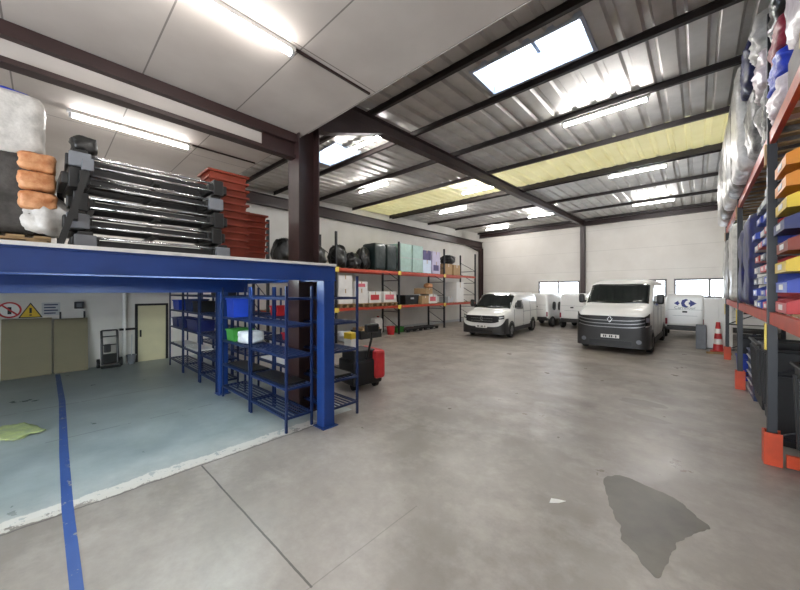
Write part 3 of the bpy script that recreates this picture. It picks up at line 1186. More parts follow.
# left racking, middle level
zz = LL[0] + .021
for y, lab in ((8.3, 'the two stacked white cartons'), (9.15, 'the white carton with pink print'), (9.95, 'the red-marked carton'), (10.85, 'the pink-printed carton')):
    pallet(-11.02, y, zz, PI / 2, 'wooden pallet on the middle rack level under ' + lab)
zp = zz + .146
xg = -10.95
carton(xg, 8.28, zp, .76, .72, .6, M_cartonw, 'lower white carton of the pair stacked on the middle rack level')
carton(xg, 8.28, zp + .602, .74, .7, .56, M_cartonw, 'upper white carton of the pair stacked on the middle rack level')
carton(xg, 9.15, zp, .74, .68, .62, M_cartonw, 'white carton below the pink-topped one on the middle rack level')
carton(xg, 9.15, zp + .622, .72, .68, .3, M_cartonw, 'flat white carton with pink print atop a white carton', stripe=M_cartonp)
carton(xg, 9.95, zp, .74, .74, .5, M_cartonw, 'white carton with a red mark beside the taller white cartons', stripe=M_red)
carton(xg, 10.88, zp, .76, .84, .5, M_cartonw, 'wide carton with pale pink print next to the rack upright', stripe=M_cartonp)
t = thing('crate', 'black crate on the middle rack level beside the cardboard pile', 'crate', (-10.95, 12.55, zz))
open_box(MB(), .6, 1.05, .46).build('body', M_blk, t)
MB().bb(.3, .318, -.12, .12, .26, .34).build('handle_slot', M_lgrey, t)
for i, (y, h, sz, m, lab) in enumerate([(13.55, 0, .42, M_card, 'brown carton at the foot of the cardboard pile'), (14.3, 0, .5, M_cartonw, 'white and brown carton beside the foot of the cardboard pile'), (13.85, .51, .3, M_card, 'flat brown carton on top of the cardboard pile')]):
    carton(-10.95, y, zz + h, .7, .66 if h == 0 else .9, sz, m, lab, stripe=M_cartonp if i == 1 else None, rz=(.1, -.12, .25)[i])
single(MB().lumpy((.4, .5, .26), 23, .2, 7, 3), 'bag', M_orw, 'orange bag lying on top of the cardboard pile', 'bag', (-10.85, 14.15, zz + .83), smooth=True)
carton(-10.95, 16.9, zz, .8, .8, 1.2, M_cartonw, 'tall white carton at the far end of the middle rack level')
carton(-10.95, 16.0, zz, .6, .55, .35, M_lgrey, 'low grey carton beside the tall white carton')
# left racking, top level
zt2 = LL[1] + .021
for i, (y, sx, sy, sz, lab) in enumerate([
        (5.8, .8, .8, .9, 'black bag next to the rack upright left of the brown column'),
        (6.6, .8, .8, .95, 'black bag partly behind the brown column on the top rack level'),
        (7.25, .8, .7, .8, 'black bag just beside the rack upright and blue corner post'),
        (8.25, .85, .8, .9, 'first black bag past the upright on the top rack level'),
        (9.0, .8, .8, .66, 'low black bag between two taller ones on the top rack level'),
        (9.6, .85, .6, .95, 'black bag leaning on the dark green wrapped stack')]):
    single(MB().lumpy((sx * .85, sy * .84, sz * 1.04), 30 + i, .22, 13, 3.4, .2), 'bin_bag', M_bagb, lab, 'bag', (-11.06, y, zt2), random.uniform(-.1, .1), True, group='black bags on the top rack level')
for i, (y, m, lab) in enumerate([(10.22, M_dteal, 'dark green wrapped stack beside the black bags'), (10.95, M_dteal, 'dark green wrapped stack against the pale teal boxes')]):
    single(MB().lumpy((.9, .7, 1.22), 40 + i, .02, 8, 12), 'wrapped_stack', m, lab, 'stack', (-10.97, y, zt2), 0, False)
for i, (y, lab) in enumerate([(11.95, 'first tall pale teal box at the rack upright'), (12.85, 'second tall pale teal box away from the rack upright')]):
    t = thing('wrapped_box', lab, 'box', (-10.97, y, zt2))
    MB().bb(-.45, .45, -.42, .42, 0, 1.36).build('body', M_teal, t, bevel=.015)
    MB().bb(-.455, .455, -.425, .425, .66, .70).build('strap', M_lgrey, t)
carton(-10.95, 13.72, zt2, .7, .7, .7, M_palebl, 'pale blue carton under the purple one on the top rack level')
carton(-10.95, 13.72, zt2 + .702, .68, .66, .5, M_purp, 'purple carton on top of the pale blue carton')
carton(-10.95, 14.55, zt2, .7, .72, .66, M_lilac, 'lower lilac carton beside the pale blue carton', stripe=M_purp)
carton(-10.95, 14.55, zt2 + .662, .7, .7, .55, M_lilac, 'upper lilac carton beside the purple carton')
carton(-10.95, 15.75, zt2, .7, .75, .62, M_card, 'brown carton under the black bag at the far top of the rack')
carton(-10.95, 16.62, zt2, .7, .7, .6, M_card, 'brown carton at the far end of the top rack level')
single(MB().lumpy((.8, .8, .55), 51, .2, 8, 3), 'bin_bag', M_bagb, 'black bag lying across the two brown cartons', 'bag', (-10.9, 16.1, zt2 + .625), smooth=True)
# left racking, floor level
t = thing('crate', 'long low crate of wooden slats under the racking', 'crate', (-10.8, 9.6, 0))
open_box(MB(), .7, 1.2, .36, .02, .0, .01).build('body', M_blk2, t)
mb = MB()
for k in range(4):
    mb.bb(-.33, .33, -.5 + k * .27, -.3 + k * .27, .1, .46)
mb.build('slats', M_card, t)
single(MB().lumpy((.7, .6, .42), 61, .2, 8, 3), 'sack', M_sack, 'pale sack on the floor under the racking beside the blue shelving', 'sack', (-10.6, 8.25, 0), smooth=True)
single(MB().lumpy((.6, .6, .62), 62, .2, 8, 3), 'bag', M_cloth, 'navy cloth bag on the floor under the racking', 'bag', (-10.7, 7.3, 0), smooth=True)
t = thing('bucket', 'red bucket on the floor under the racking', 'bucket', (-10.7, 11.05, 0))
MB().lathe([(.16, 0), (.2, .36), (.215, .36), (.215, .39), (.19, .39), (.15, .02)]).build('body', M_red, t)
MB().tube([(0, -.2, .37), (0, -.15, .46), (0, 0, .5), (0, .15, .46), (0, .2, .37)], .008).build('handle', M_lgrey, t)
t = thing('jerrycan', 'white canister on the floor behind the red bucket', 'canister', (-11.2, 10.6, 0))
MB().lumpy((.4, .5, .8), 64, .02, 7, 6).build('body', M_white, t, smooth=True)
MB().cyl((0, .1, .78), (0, .1, .86), .06).build('cap', M_red, t)
single(open_box(MB(), .5, .5, .28), 'storage_crate', M_green, 'green crate on the floor under the racking', 'crate', (-11.1, 10.0 + 1.9, 0))
for i, (y, lab) in enumerate([(12.7, 'black plastic pallet on the floor under the black crate'), (14.1, 'black plastic pallet on the floor under the cardboard pile')]):
    p = PAL.copy()
    p.data = PAL.data.copy()
    p.data.materials[0] = M_blk2
    C.objects.link(p)
    p.location = (-10.95, y, 0)
    p['label'] = lab
    p['group'] = 'plastic pallets'

# ------------------------------------------------------------------ electric pallet truck behind the shelving
t = thing('pallet_truck', 'black and red electric pallet truck parked behind the blue shelving', 'pallet truck', (-5.35, 4.6, 0), PI / 2 - .15)
mb = MB()
mb.bb(-.36, .36, -.3, .35, .1, .62)
mb.build('chassis', M_blk, t, bevel=.05)
MB().bb(.14, .4, -.36, .4, .2, .8).build('cover', M_red, t, bevel=.06)
MB().bb(-.3, .22, -.24, .3, .6, .82).build('battery_box', M_blk2, t, bevel=.03)
for sx in (-1, 1):
    MB().bb(sx * .2 - .09, sx * .2 + .09, .35, 1.5, .1, .17).build('fork', M_blk2, t, bevel=.01)
mb = MB().tube([(0, -.22, .6), (0, -.4, 1.05), (0, -.42, 1.22)], .025)
tl = mb.build('tiller', M_blk, t)
MB().bb(-.16, .16, -.47, -.37, 1.2, 1.38).build('tiller_head', M_blk, tl, bevel=.03)
for sx in (-1, 1):
    MB().cyl((sx * .26 - .04, -.15, .1), (sx * .26 + .04, -.15, .1), .1, 16).build('wheel', M_rubber, t)
t = thing('canister', 'white canister with yellow cap and label on the black pallet truck', 'canister', (-5.5, 4.45, .822))
MB().bb(-.12, .12, -.1, .1, 0, .24).build('body', M_white, t, bevel=.03)
MB().bb(-.123, .123, -.103, .103, .2, .34).build('yellow_lid', M_yel2, t, bevel=.02)


# ------------------------------------------------------------------ vehicles
class VanShape:
    def __init__(s, W, H, st, belt, tumble, n=6):
        s.W, s.H, s.st, s.belt, s.tumble, s.n = W, H, st, belt, tumble, n

    def at(s, y):
        st = s.st
        if y <= st[0][0]:
            return st[0][1:]
        for a, b in zip(st, st[1:]):
            if a[0] <= y <= b[0]:
                k = (y - a[0]) / (b[0] - a[0])
                return [p + (q - p) * k for p, q in zip(a[1:], b[1:])]
        return st[-1][1:]

    def tf(s, z):
        return 1 - s.tumble * max(0, (z - s.belt) / (s.H - s.belt))

    def ring(s, y, m=40):
        zb, zt, w_ = s.at(y)
        mid, hh = (zb + zt) / 2, (zt - zb) / 2
        out = []
        for i in range(m):
            a = 2 * PI * (i + .5) / m
            cx, sz = math.cos(a), math.sin(a)
            x = math.copysign(abs(cx) ** (2 / s.n), cx)
            z = mid + hh * math.copysign(abs(sz) ** (2 / s.n), sz)
            out.append((x * w_ * s.tf(z), y, z))
        return out

    def body(s):
        ys = []
        for a, b in zip(s.st, s.st[1:]):
            k = max(1, int((b[0] - a[0]) / .2))
            ys += [a[0] + (b[0] - a[0]) * i / k for i in range(k)]
        ys.append(s.st[-1][0])
        return MB().rings([s.ring(y) for y in ys])

    def top(s, y, xf):
        zb, zt, w_ = s.at(y)
        mid, hh = (zb + zt) / 2, (zt - zb) / 2
        z = mid + hh * (1 - abs(xf) ** s.n) ** (1 / s.n)
        return (xf * w_ * s.tf(z), y, z)

    def side(s, y, z, sg):
        zb, zt, w_ = s.at(y)
        mid, hh = (zb + zt) / 2, (zt - zb) / 2
        f = min(.999, abs((z - mid) / hh))
        return (sg * w_ * s.tf(z) * (1 - f ** s.n) ** (1 / s.n), y, z)

    def top_patch(s, fy0, fy1, x0, x1, off, nx=16, ny=8):
        rows = []
        for j in range(ny + 1):
            r = []
            for i in range(nx + 1):
                xf = x0 + (x1 - x0) * i / nx
                y = fy0(xf) + (fy1(xf) - fy0(xf)) * j / ny
                p = Vector(s.top(y, xf))
                p2, p3 = Vector(s.top(y + .02, xf)), Vector(s.top(y, xf + .01))
                nn = (p3 - p).cross(p2 - p).normalized()
                if nn.z < 0:
                    nn = -nn
                r.append(p + nn * off)
            rows.append(r)
        mb = MB()
        mb.rings(rows, cap=False, closed=False)
        return mb

    def side_patch(s, pts_lo, pts_hi, sg, off, nz=6):
        """between a lower and an upper polyline of (y, z)"""
        rows = []
        for j in range(nz + 1):
            k = j / nz
            r = []
            for (ya, za), (yb, zb) in zip(pts_lo, pts_hi):
                p = s.side(ya + (yb - ya) * k, za + (zb - za) * k, sg)
                r.append((p[0] + sg * off, p[1], p[2]))
            rows.append(r)
        return MB().rings(rows, cap=False, closed=False)

    def strip(s, t0, t1, z0, z1, off, thick=.05, n=24, e=.4, depth=.5):
        """curved piece that wraps round the nose; z0 and z1 may be functions of t in -1..1"""
        f0 = z0 if callable(z0) else (lambda t: z0)
        f1 = z1 if callable(z1) else (lambda t: z1)
        rr = []
        for i in range(n + 1):
            t = t0 + (t1 - t0) * i / n
            a = t * PI / 2

            def P(o):
                x = (s.W + o * .5) * math.copysign(abs(math.sin(a)) ** e, math.sin(a))
                y = depth - (depth + o) * abs(math.cos(a)) ** e
                return x, y
            xo, yo = P(off)
            xi, yi = P(off - thick)
            rr.append([(xi, yi, f0(t)), (xo, yo, f0(t)), (xo, yo, f1(t)), (xi, yi, f1(t))])
        return MB().rings(rr)


def solid(o, th):
    m = o.modifiers.new('t', 'SOLIDIFY')
    m.thickness = th
    m.offset = 0
    return o


def wheel(t, x, y, r, sg, wd=.2):
    wl = MB().rings([[(x + sg * dx, y + q * math.cos(2 * PI * i / 28), r + q * math.sin(2 * PI * i / 28)) for i in range(28)] for dx, q in ((-wd, r * .9), (-wd + .03, r), (-.03, r), (0, r * .9), (.0, r * .62), (-.03, r * .6))]).build('wheel', M_rubber, t, smooth=False)
    MB().cyl((x - sg * .06, y, r), (x - sg * .012, y, r), r * .6, 20).cyl((x - sg * .06, y, r), (x + sg * .0, y, r), r * .16, 12).build('wheel_rim', M_rim, wl)


def plate_marks(mb, x0, x1, y, z0, z1):
    n = 7
    wdt = (x1 - x0) / n
    for k in range(n):
        if k in (2, 5):
            mb.bb(x0 + k * wdt + .01, x0 + k * wdt + wdt - .02, y - .003, y, (z0 + z1) / 2 - .006, (z0 + z1) / 2 + .006)
        else:
            mb.bb(x0 + k * wdt + .008, x0 + k * wdt + wdt - .012, y - .003, y, z0, z1)
    return mb


def diamond(mb, y, z, w_, h, k=.55):
    o = [(0, h), (w_, 0), (0, -h), (-w_, 0)]
    i = [(a * k, b * k) for a, b in o]
    for j in range(4):
        a, b, c, d = o[j], o[(j + 1) % 4], i[(j + 1) % 4], i[j]
        mb.prism([(p[0], p[1] + z) for p in (a, b, c, d)], 'y', y - .02, y)
    return mb


def van_common(t, v, L, wb, yfw, rw, ws, belt):
    """windscreen, side windows, arches, wheels, mirrors, door seams"""
    y0, y1 = ws
    o = v.top_patch(lambda x: y0 + .06 * x * x, lambda x: y1 - .03 + .05 * x * x, -.9, .9, .012).build('windscreen', M_glassd, t, smooth=True)
    solid(o, .012)
    for sg in (-1, 1):
        lo = [(y0 + .38, belt + .08), (y0 + .75, belt + .02), (y0 + 1.15, belt), (y0 + 1.5, belt)]
        hi = [(y0 + .6, belt + .30), (y0 + .92, v.H - .42), (y0 + 1.2, v.H - .38), (y0 + 1.5, v.H - .38)]
        o = v.side_patch(lo, hi, sg, .008).build('side_window', M_glassd, t)
        solid(o, .01)
        # door outline and slide rail
        mb = MB()
        for ya in (y0 + .3, y0 + 1.58, y0 + 2.65):
            for k in range(8):
                za, zb_ = .42 + k * .16, .42 + (k + 1) * .16
                if zb_ < v.H - .3:
                    p = v.side(ya, (za + zb_) / 2, sg)
                    mb.box((p[0], p[1], p[2]), (.012, .014, .16))
        for k in range(14):
            ya = y0 + 1.6 + k * .17
            if ya < L - .3:
                p = v.side(ya, belt - .12, sg)
                mb.box((p[0], ya, p[2]), (.014, .17, .02))
        mb.build('door_seams', M_grey, t)
        for yc in (yfw, yfw + wb):
            mb = MB()
            pts = []
            for k in range(13):
                a = PI * k / 12
                pts.append((yc + (rw + .07) * math.cos(a), rw + (rw + .07) * math.sin(a)))
            pts += [(yc - rw - .07, .2), (yc + rw + .07, .2)]
            x = v.W - .06
            mb.prism(pts, 'x', sg * x, sg * (v.W + .008))
            mb.build('wheel_arch', M_blk, t)
            wheel(t, sg * (v.W + .02), yc, rw, sg)
        lo_s = MB().bb(sg * (v.W - .03), sg * (v.W + .015), yfw + rw + .08, yfw + wb - rw - .08, .24, .42)
        lo_s.build('sill_guard', M_bumper, t, bevel=.01)
        mx = sg * (v.W + .17)
        m = MB().lumpy((.2, .13, .34), 5, .0, 6, 4).build('wing_mirror', M_blk, t, smooth=True, loc=(mx, y0 + .42, belt + .1))
        MB().bb(-sg * .2, -sg * .05, .0, .06, .02, .1).build('mirror_arm', M_blk, m)


# the smaller van
tr = thing('van', 'white van with black bumper parked before the racking\'s far end', 'van', (-6.98, 12.95, 0), math.radians(4))
v = VanShape(.97, 2.0, [(0, .32, .84, .74), (.04, .27, .96, .84), (.14, .24, 1.03, .92), (.5, .22, 1.14, .97), (.98, .22, 1.25, .97), (1.78, .22, 1.90, .97), (2.1, .22, 2.0, .97), (4.75, .22, 2.0, .97), (4.95, .24, 1.96, .94), (5.0, .3, 1.8, .9)], 1.15, .13, 6)
v.body().build('body', M_vanw, tr, smooth=True)
van_common(tr, v, 5.0, 3.1, .95, .33, (1.0, 1.8), 1.2)
v.strip(-1, 1, .2, lambda t: .5 + .36 * min(1, abs(t) ** 2 * 1.3), .05).build('bumper', M_bumper, tr)
v.strip(-.82, .82, lambda t: .5 + .36 * min(1, abs(t) ** 2 * 1.3), lambda t: .66 + .4 * abs(t) ** 2, .03).build('bumper_band', M_vanw, tr)
g = v.strip(-.34, .34, lambda t: .66 + .4 * abs(t) ** 1.5, .98, .035).build('grille', M_blk, tr)
mb = MB()
for z in (.75, .86):
    mb.bb(-.5, .5, -.05, -.04, z, z + .015)
mb.build('grille_bar', M_chrome, g)
diamond(MB(), -.045, .86, .075, .12).build('emblem', M_chrome, tr)
for sg in (-1, 1):
    a, b = (.34, .72) if sg > 0 else (-.72, -.34)
    h = v.strip(a, b, lambda t: .80 + .1 * abs(t), lambda t: .96 + .08 * abs(t), .028).build('headlight', M_glassd, tr)
    v.strip(a * 1.05 if sg > 0 else a * .93, b * .93 if sg > 0 else b * 1.05, lambda t: .84 + .1 * abs(t), lambda t: .92 + .08 * abs(t), .036).build('lens', M_lgrey, h)
pl = MB().bb(-.26, .26, -.085, -.07, .46, .57).build('number_plate', M_white, tr)
plate_marks(MB(), -.2, .2, -.085, .48, .55).build('plate_marks', M_blk2, pl)
MB().bb(-.5, .5, -.06, -.045, .28, .36).build('lower_intake', M_blk, tr)
MB().tube([(-.5, 1.12, 1.3), (.0, 1.25, 1.42), (.1, 1.3, 1.46)], .01).build('wiper', M_blk, tr)

# the high-roofed van
mv = thing('van', 'high-roofed white van with dark grey front facing the aisle', 'van', (-2.16, 12.75, 0), math.radians(-1))
v = VanShape(1.03, 2.5, [(0, .32, 1.16, .80), (.05, .27, 1.28, .9), (.16, .24, 1.36, .98), (.5, .22, 1.47, 1.03), (.92, .22, 1.58, 1.03), (1.62, .22, 2.28, 1.03), (1.8, .22, 2.42, 1.03), (2.2, .22, 2.5, 1.03), (5.3, .22, 2.5, 1.03), (5.5, .24, 2.46, 1.0), (5.55, .3, 2.3, .96)], 1.5, .06, 8)
v.body().build('body', M_vanw, mv, smooth=True)
van_common(mv, v, 5.55, 3.68, .95, .35, (.95, 1.66), 1.5)
v.strip(-1, 1, .2, lambda t: .82 + .12 * abs(t), .05).build('bumper', M_bumper, mv)
g = v.strip(-.55, .55, lambda t: .74 + .16 * abs(t), 1.22, .045).build('grille', M_blk, mv)
for z in (.84, .95, 1.06):
    f_ = lambda t, z=z: z + .22 * abs(t) ** 1.5
    v.strip(-.52, .52, f_, lambda t, z=z: z + .028 + .22 * abs(t) ** 1.5, .058, .02).build('grille_bar', M_rim, g)
diamond(MB(), -.075, 1.12, .085, .13).build('emblem', M_chrome, mv)
for sg in (-1, 1):
    a, b = (.55, .9) if sg > 0 else (-.9, -.55)
    h = v.strip(a, b, lambda t: .9 + .06 * abs(t), lambda t: 1.22 + .24 * (abs(t) - .5), .03).build('headlight', M_glassd, mv)
    v.strip(a + .04, b - .08 if sg > 0 else b - .04, 1.05, 1.2, .04).build('lens', M_grey, h)
    MB().cyl((sg * .78, -.04, .42), (sg * .78, -.01, .42), .07, 14).build('fog_lamp', M_grey, mv)
pl = MB().bb(-.26, .26, -.085, -.06, .5, .61).build('number_plate', M_white, mv)
plate_marks(MB(), -.2, .2, -.085, .52, .59).build('plate_marks', M_blk2, pl)
MB().bb(-.6, .6, -.07, -.048, .28, .42).build('lower_intake', M_blk, mv)
for x in (-.45, .25):
    MB().tube([(x, 1.0, 1.66), (x + .5, 1.06, 1.72)], .012).build('wiper', M_blk, mv)


def text_mesh(txt, size, ext=.002):
    cu = bpy.data.curves.new('lettering', 'FONT')
    cu.body = txt
    cu.size = size
    cu.extrude = ext
    cu.align_x = 'CENTER'
    o = bpy.data.objects.new('tmp', cu)
    C.objects.link(o)
    dg = bpy.context.evaluated_depsgraph_get()
    me = bpy.data.meshes.new_from_object(o.evaluated_get(dg))
    bpy.data.objects.remove(o)
    return me


def compact(x, y, rz, label, logo=True):
    """small white box-bodied delivery vehicle seen from behind; its rear is at local y = 0"""
    t = thing('delivery_vehicle', label, 'vehicle', (x, y, 0), rz, 'small white delivery vehicles at the end wall')
    v = VanShape(.72, 1.92, [(0, .5, 1.84, .66), (.04, .42, 1.9, .69), (.12, .4, 1.92, .72), (1.5, .4, 1.92, .72), (1.8, .36, 1.88, .72), (2.3, .34, 1.2, .7), (2.5, .38, 1.0, .6)], .9, .14, 9)
    v.body().build('body', M_vanw, t, smooth=True)
    o = MB().bb(-.56, .56, -.012, .004, .62, 1.76).build('rear_door', M_vanw, t, bevel=.02)
    mb = MB()
    mb.bb(-.565, .565, -.015, -.005, 1.24, 1.25).bb(-.4, .4, -.015, -.005, .98, .99)
    mb.build('door_seam', M_grey, o)
    MB().bb(-.08, .08, -.05, -.012, 1.12, 1.19).build('door_handle', M_blk, t, bevel=.01)
    MB().bb(-.68, .68, -.1, .1, .36, .5).build('bumper', M_bumper, t, bevel=.03)
    MB().bb(-.6, .6, -.03, .02, .5, .56).build('tail_strip', M_blk2, t)
    for sg in (-1, 1):
        MB().bb(sg * .58, sg * .66, -.02, .02, .6, .86).build('tail_light', M_crim, t, bevel=.01)
        for yc in (.45, 1.95):
            wheel(t, sg * .76, yc, .3, sg, .16)
        m = MB().lumpy((.2, .1, .5), 3, 0, 5, 3).build('wing_mirror', M_blk, t, smooth=True, loc=(sg * .84, .4, .95))
        MB().bb(-sg * .14, -sg * .05, .3, .36, .2, .26).build('mirror_arm', M_blk, m)
    if logo:
        lg = MB()
        # two arrowheads with a bowed centre between them
        for pts in ([(-.34, 0), (-.2, .11), (-.2, .05), (-.15, 0), (-.2, -.05), (-.2, -.11)],
                    [(.36, 0), (.16, .15), (.16, .06), (.22, 0), (.16, -.06), (.16, -.15)],
                    [(-.08, .14), (.04, .19), (.12, .14), (.04, .10), (-.01, 0), (.04, -.10), (.12, -.14), (.04, -.19), (-.08, -.14), (-.12, 0)],
                    [(.12, .05), (.2, .05), (.24, 0), (.2, -.05), (.12, -.05)]):
            lg.prism([(a * 1.05, b + 1.52) for a, b in pts], 'y', -.017, -.012)
        lg.build('logo', M_logo, t)
        me = text_mesh('Carrefour', .17)
        me.materials.append(M_grey)
        o = bpy.data.objects.new('logo_lettering', me)
        C.objects.link(o)
        o.parent = t
        o.location = (0, -.016, 1.27)
        o.rotation_euler = (PI / 2, 0, 0)
    return t


compact(-.42, 18.6, math.radians(0), 'small white delivery vehicle with a blue arrow logo and Carrefour lettering on its rear')
compact(1.42, 18.9, math.radians(0), 'small white vehicle with blue logo half hidden by the tall white cabinet')
compact(-6.95, 19.4, math.radians(-8), 'small white vehicle just beyond the rear of the smaller van', False)
compact(-5.0, 19.2, math.radians(-8), 'small white vehicle between the two vans, before the dark end column', False)
compact(-2.95, 19.35, math.radians(-2), 'small white vehicle mostly hidden behind the high-roofed van', False)

# ------------------------------------------------------------------ tall cabinet and cone at the end of the right racking
t = thing('cabinet', 'tall plain white cabinet standing behind the traffic cone', 'cabinet', (.52, 16.2, 0))
MB().bb(-.36, .36, -.3, .3, .04, 1.78).build('body', M_white, t, bevel=.01)
MB().bb(-.34, -.005, -.32, -.3, .08, 1.74).build('door', M_white, t, bevel=.006)
MB().bb(.005, .34, -.32, -.3, .08, 1.74).build('door', M_white, t, bevel=.006)
MB().bb(-.4, .4, -.28, .28, 0, .04).build('plinth', M_grey, t)
t = thing('traffic_cone', 'red and white traffic cone standing before the white cabinet', 'cone', (.5, 15.35, 0))
MB().bb(-.2, .2, -.2, .2, 0, .04).build('base', M_orange2, t, bevel=.015)
R = lambda z: .14 - .09 * z / 1.0
bands = [(.04, .26, M_red), (.26, .44, M_white), (.44, .62, M_red), (.62, .78, M_white), (.78, 1.0, M_red)]
for z0, z1, m in bands:
    MB().lathe([(R(z0), z0), (R(z1), z1)], n=20).build('white_band' if m is M_white else 'red_band', m, t, smooth=False)
single(MB().bb(-.14, .14, -.14, .14, 0, .85), 'bollard', M_grey, 'grey square bollard beside the traffic cone', 'bollard', (.08, 15.75, 0), bevel=.02)
single(MB().bb(-.3, .3, -.05, .05, 0, .06), 'plank', M_wood, 'short wooden plank on the floor by the traffic cone', 'plank', (.5, 14.8, 0), rz=.2)


# ------------------------------------------------------------------ right racking, lower level: stacked picking bins
def picking_bin(w_, d, h, m):
    """open-fronted bin; its front faces local -x, width along y"""
    t = .012
    a = w_ / 2
    mb = MB()
    prof = [(d, 0), (d, h), (d * .38, h), (0, h * .52), (0, 0)]
    for y in (-a, a - t):
        mb.prism(prof, 'y', y, y + t)
    mb.bb(0, d, -a + t, a - t, 0, t)
    mb.bb(d - t, d, -a + t, a - t, t, h)
    mb.bb(0, t, -a + t, a - t, t, h * .5)
    return mb


rz0 = RL[0] + .021
seq = [('red', M_red), ('blue', M_bluep), ('yellow', M_yel2), ('dark red', M_crate), ('navy', M_navy), ('yellow', M_yel2), ('orange', M_orp), ('orange', M_orp)]
for i, (cn, m) in enumerate(seq):
    t = thing('picking_bin', '%s picking bin, %s from the bottom of the widest bin stack' % (cn, ['lowest', 'second', 'third', 'fourth', 'fifth', 'sixth', 'seventh', 'topmost'][i]), 'bin', (.64 + random.uniform(-.02, .02), 5.28, rz0 + i * .212), 0, 'picking bins on the tall racking')
    picking_bin(.62, .6, .21, m).build('body', m, t)
    MB().bb(-.004, .0, -.1, .1, .03, .085).build('label_card', M_paper, t)
cols2 = {'blue': M_bluep, 'red': M_red, 'white': M_lgrey, 'grey': M_grey, 'navy': M_navy, 'pink': M_cartonp}
for ci, (yy, names, where) in enumerate([
        (6.16, ['pink', 'red', 'blue', 'red', 'grey', 'blue', 'red', 'blue', 'white', 'white'], 'bin column just beyond the rack upright'),
        (6.62, ['blue', 'blue', 'white', 'red', 'grey', 'red', 'white', 'blue', 'grey'], 'second bin column beyond the rack upright'),
        (7.08, ['white', 'blue', 'grey', 'white', 'red', 'white', 'blue'], 'third bin column beyond the rack upright')]):
    for i, cn in enumerate(names):
        t = thing('picking_bin', 'small %s bin, %s from the bottom in the %s' % (cn, OR[i], where), 'bin', (.63 + random.uniform(-.025, .025), yy + random.uniform(-.01, .01), rz0 + i * .162), 0, 'small bins on the tall racking')
        picking_bin(.4, .45, .16, cols2[cn]).build('body', cols2[cn], t)
        MB().bb(-.004, .0, -.07, .07, .02, .065).build('label_card', M_paper, t)


def bundle(x, y, z, sx, sy, sz, m, seed, label, amp=.08, power=4, cat='bundle', name='wrapped_bundle'):
    return single(MB().lumpy((sx, sy, sz), seed, amp, 14, power + 5), name, m, label, cat, (x, y, z), 0, True)


bundle(1.08, 8.17, rz0, .95, .95, 1.5, M_filmn, 71, 'navy wrapped load beyond the small bins on the middle level', .05, 7)
bundle(1.08, 9.22, rz0, .95, .98, 1.4, M_filmn, 72, 'navy wrapped load next to the second rack upright', .05, 7)
bundle(.95, 7.47, rz0, .5, .3, .5, M_film, 73, 'crumpled clear film heap at the foot of the navy loads', .25, 3)
bundle(1.05, 10.6, rz0, 1.0, 1.2, 1.75, M_film, 74, 'white film-wrapped load just beyond the second rack upright, middle level', .06, 7)
bundle(1.05, 12.0, rz0, 1.0, 1.2, 1.6, M_filmg, 75, 'grey film-wrapped load between two white ones, middle level', .06, 7)
bundle(1.05, 13.2, rz0, 1.0, 1.0, 1.5, M_film, 76, 'white film-wrapped load at the far end of the middle level', .06, 7)
# top level
rz1 = RL[1] + .021
t = thing('carton', 'maroon brown carton under the pinkish white bundle on the top level', 'carton', (1.15, 4.4, rz1))
MB().bb(-.5, .5, -.52, .52, 0, .33).build('body', mat('maroon_carton', '#4d302c', .6, 0, .15, 8), t, bevel=.01)
MB().bb(-.503, .503, -.03, .03, .2, .333).build('tape', M_card, t)
bundle(1.12, 4.4, rz1 + .335, 1.0, 1.04, .92, M_pinkw, 81, 'pinkish white wrapped bundle on the maroon brown carton', .08, 3)
for i, (h0, hh, m, lab) in enumerate([(0, .31, M_pinkw, 'pale pink bundle at the foot of the coloured stack before the upright'), (.312, .28, M_blw, 'royal blue bundle between the pale pink and crimson ones'),
                                      (.594, .34, M_crim, 'crimson bundle between the royal blue and black ones'), (.936, .45, M_bagb, 'black bag on top of the coloured stack before the upright')]):
    bundle(1.1, 5.36, rz1 + h0, 1.0, .76, hh, m, 82 + i, lab, .08, 4)
bundle(1.08, 6.27, rz1, .95, .66, .62, M_filmg, 86, 'grey film bundle just beyond the upright, bottom of its stack', .12, 3)
bundle(1.06, 6.27, rz1 + .62, 1.0, .66, .48, M_pinkw, 87, 'pale bundle between a grey one and a white one beyond the upright', .12, 3)
bundle(1.04, 6.27, rz1 + 1.1, 1.02, .68, .5, M_film, 88, 'white film bundle topping the stack just beyond the upright', .12, 3)
bundle(1.05, 6.98, rz1, 1.0, .68, 1.0, M_filmg, 80, 'tall grey film bundle under the navy wrapped one', .1, 4)
bundle(1.0, 6.98, rz1 + 1.0, 1.02, .7, .66, M_filmn, 89, 'navy wrapped bundle near the roof on the tall grey bundle', .08, 4)
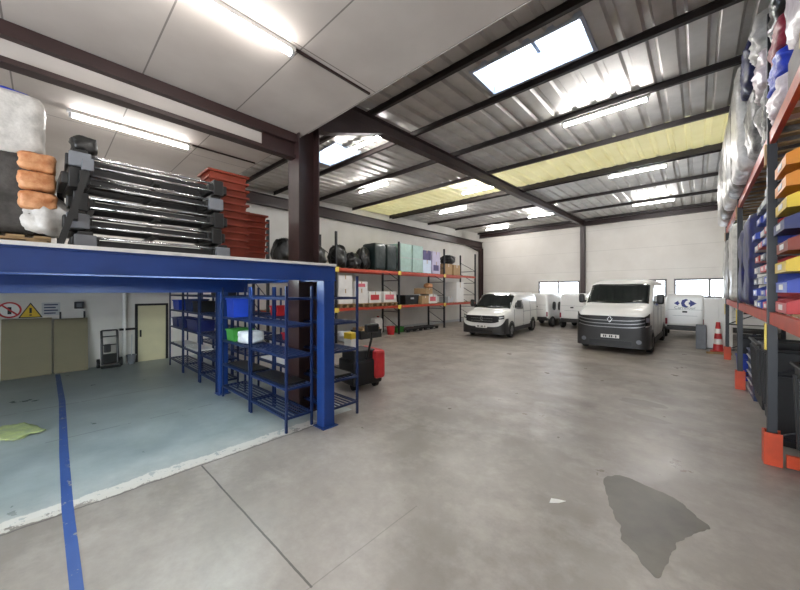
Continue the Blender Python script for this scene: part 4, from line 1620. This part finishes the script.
for i, (y, lab, sz) in enumerate([(7.95, 'tall white film-wrapped load before the second rack upright, top level', 1.66), (9.2, 'tall white film-wrapped load at the second rack upright, top level', 1.72),
                                  (10.6, 'tall white film-wrapped load past the second rack upright, top level', 1.78), (11.9, 'tall white film-wrapped load, last but one on the top level', 1.8), (13.15, 'tall white film-wrapped load at the far end of the top level', 1.8)]):
    bundle(.95, y, rz1, 1.02, 1.2, sz, M_film if i % 2 == 0 else M_filmg, 90 + i, lab, .05, 7)
# floor level
for i, (y, sx, sy, sz, lab) in enumerate([
        (7.0, 1.0, 1.05, 1.28, 'ribbed charcoal bulk bin just beyond the near rack upright'),
        (8.25, 1.0, 1.05, 1.2, 'ribbed charcoal bulk bin in the middle of the second bay'),
        (4.9, .9, 1.2, 1.28, 'ribbed charcoal bulk bin in front of the near rack upright')]):
    t = thing('bulk_bin', lab, 'bin', (1.22, y, 0), 0, 'charcoal bulk bins under the racking')
    open_box(MB(), sx, sy, sz - .14, .03, .08, .03).build('body', M_blk2, t, bevel=.01, loc=(0, 0, .14))
    mb = MB()
    for k in range(6):
        yy = -sy / 2 + .12 + k * (sy - .24) / 5
        mb.box((-sx / 2 + .015, yy, sz * .52 + .1), (.05, .05, sz * .62), Matrix.Rotation(math.radians(-2.2), 3, 'Y'))
    mb.build('ribs', M_blk2, t, bevel=.008)
    for sx_ in (-1, 1):
        for sy_ in (-1, 1):
            MB().bb(sx_ * sx * .34 - .06, sx_ * sx * .34 + .06, sy_ * sy * .34 - .06, sy_ * sy * .34 + .06, 0, .14).build('foot', M_blk, t)
t = thing('bulk_bin', 'low wire basket crate beside the second rack upright', 'crate', (1.2, 9.3, 0))
open_box(MB(), .9, .8, .9, .02, .03, .02).build('body', M_bluedark, t)
mb = MB()
for k in range(5):
    mb.bb(-.47, -.45, -.38, .38, .12 + k * .16, .14 + k * .16)
mb.build('wires', M_lgrey, t)
single(open_box(MB(), .6, .9, .5, .015, .06, .02), 'storage_bin', M_bluep, 'blue bin on the floor beyond the second rack upright', 'bin', (1.0, 11.2, 0))
single(open_box(MB(), .6, .8, .9, .015, .06, .02), 'storage_bin', M_blk, 'tall black bin on the floor behind the blue bin', 'bin', (1.1, 12.3, 0))
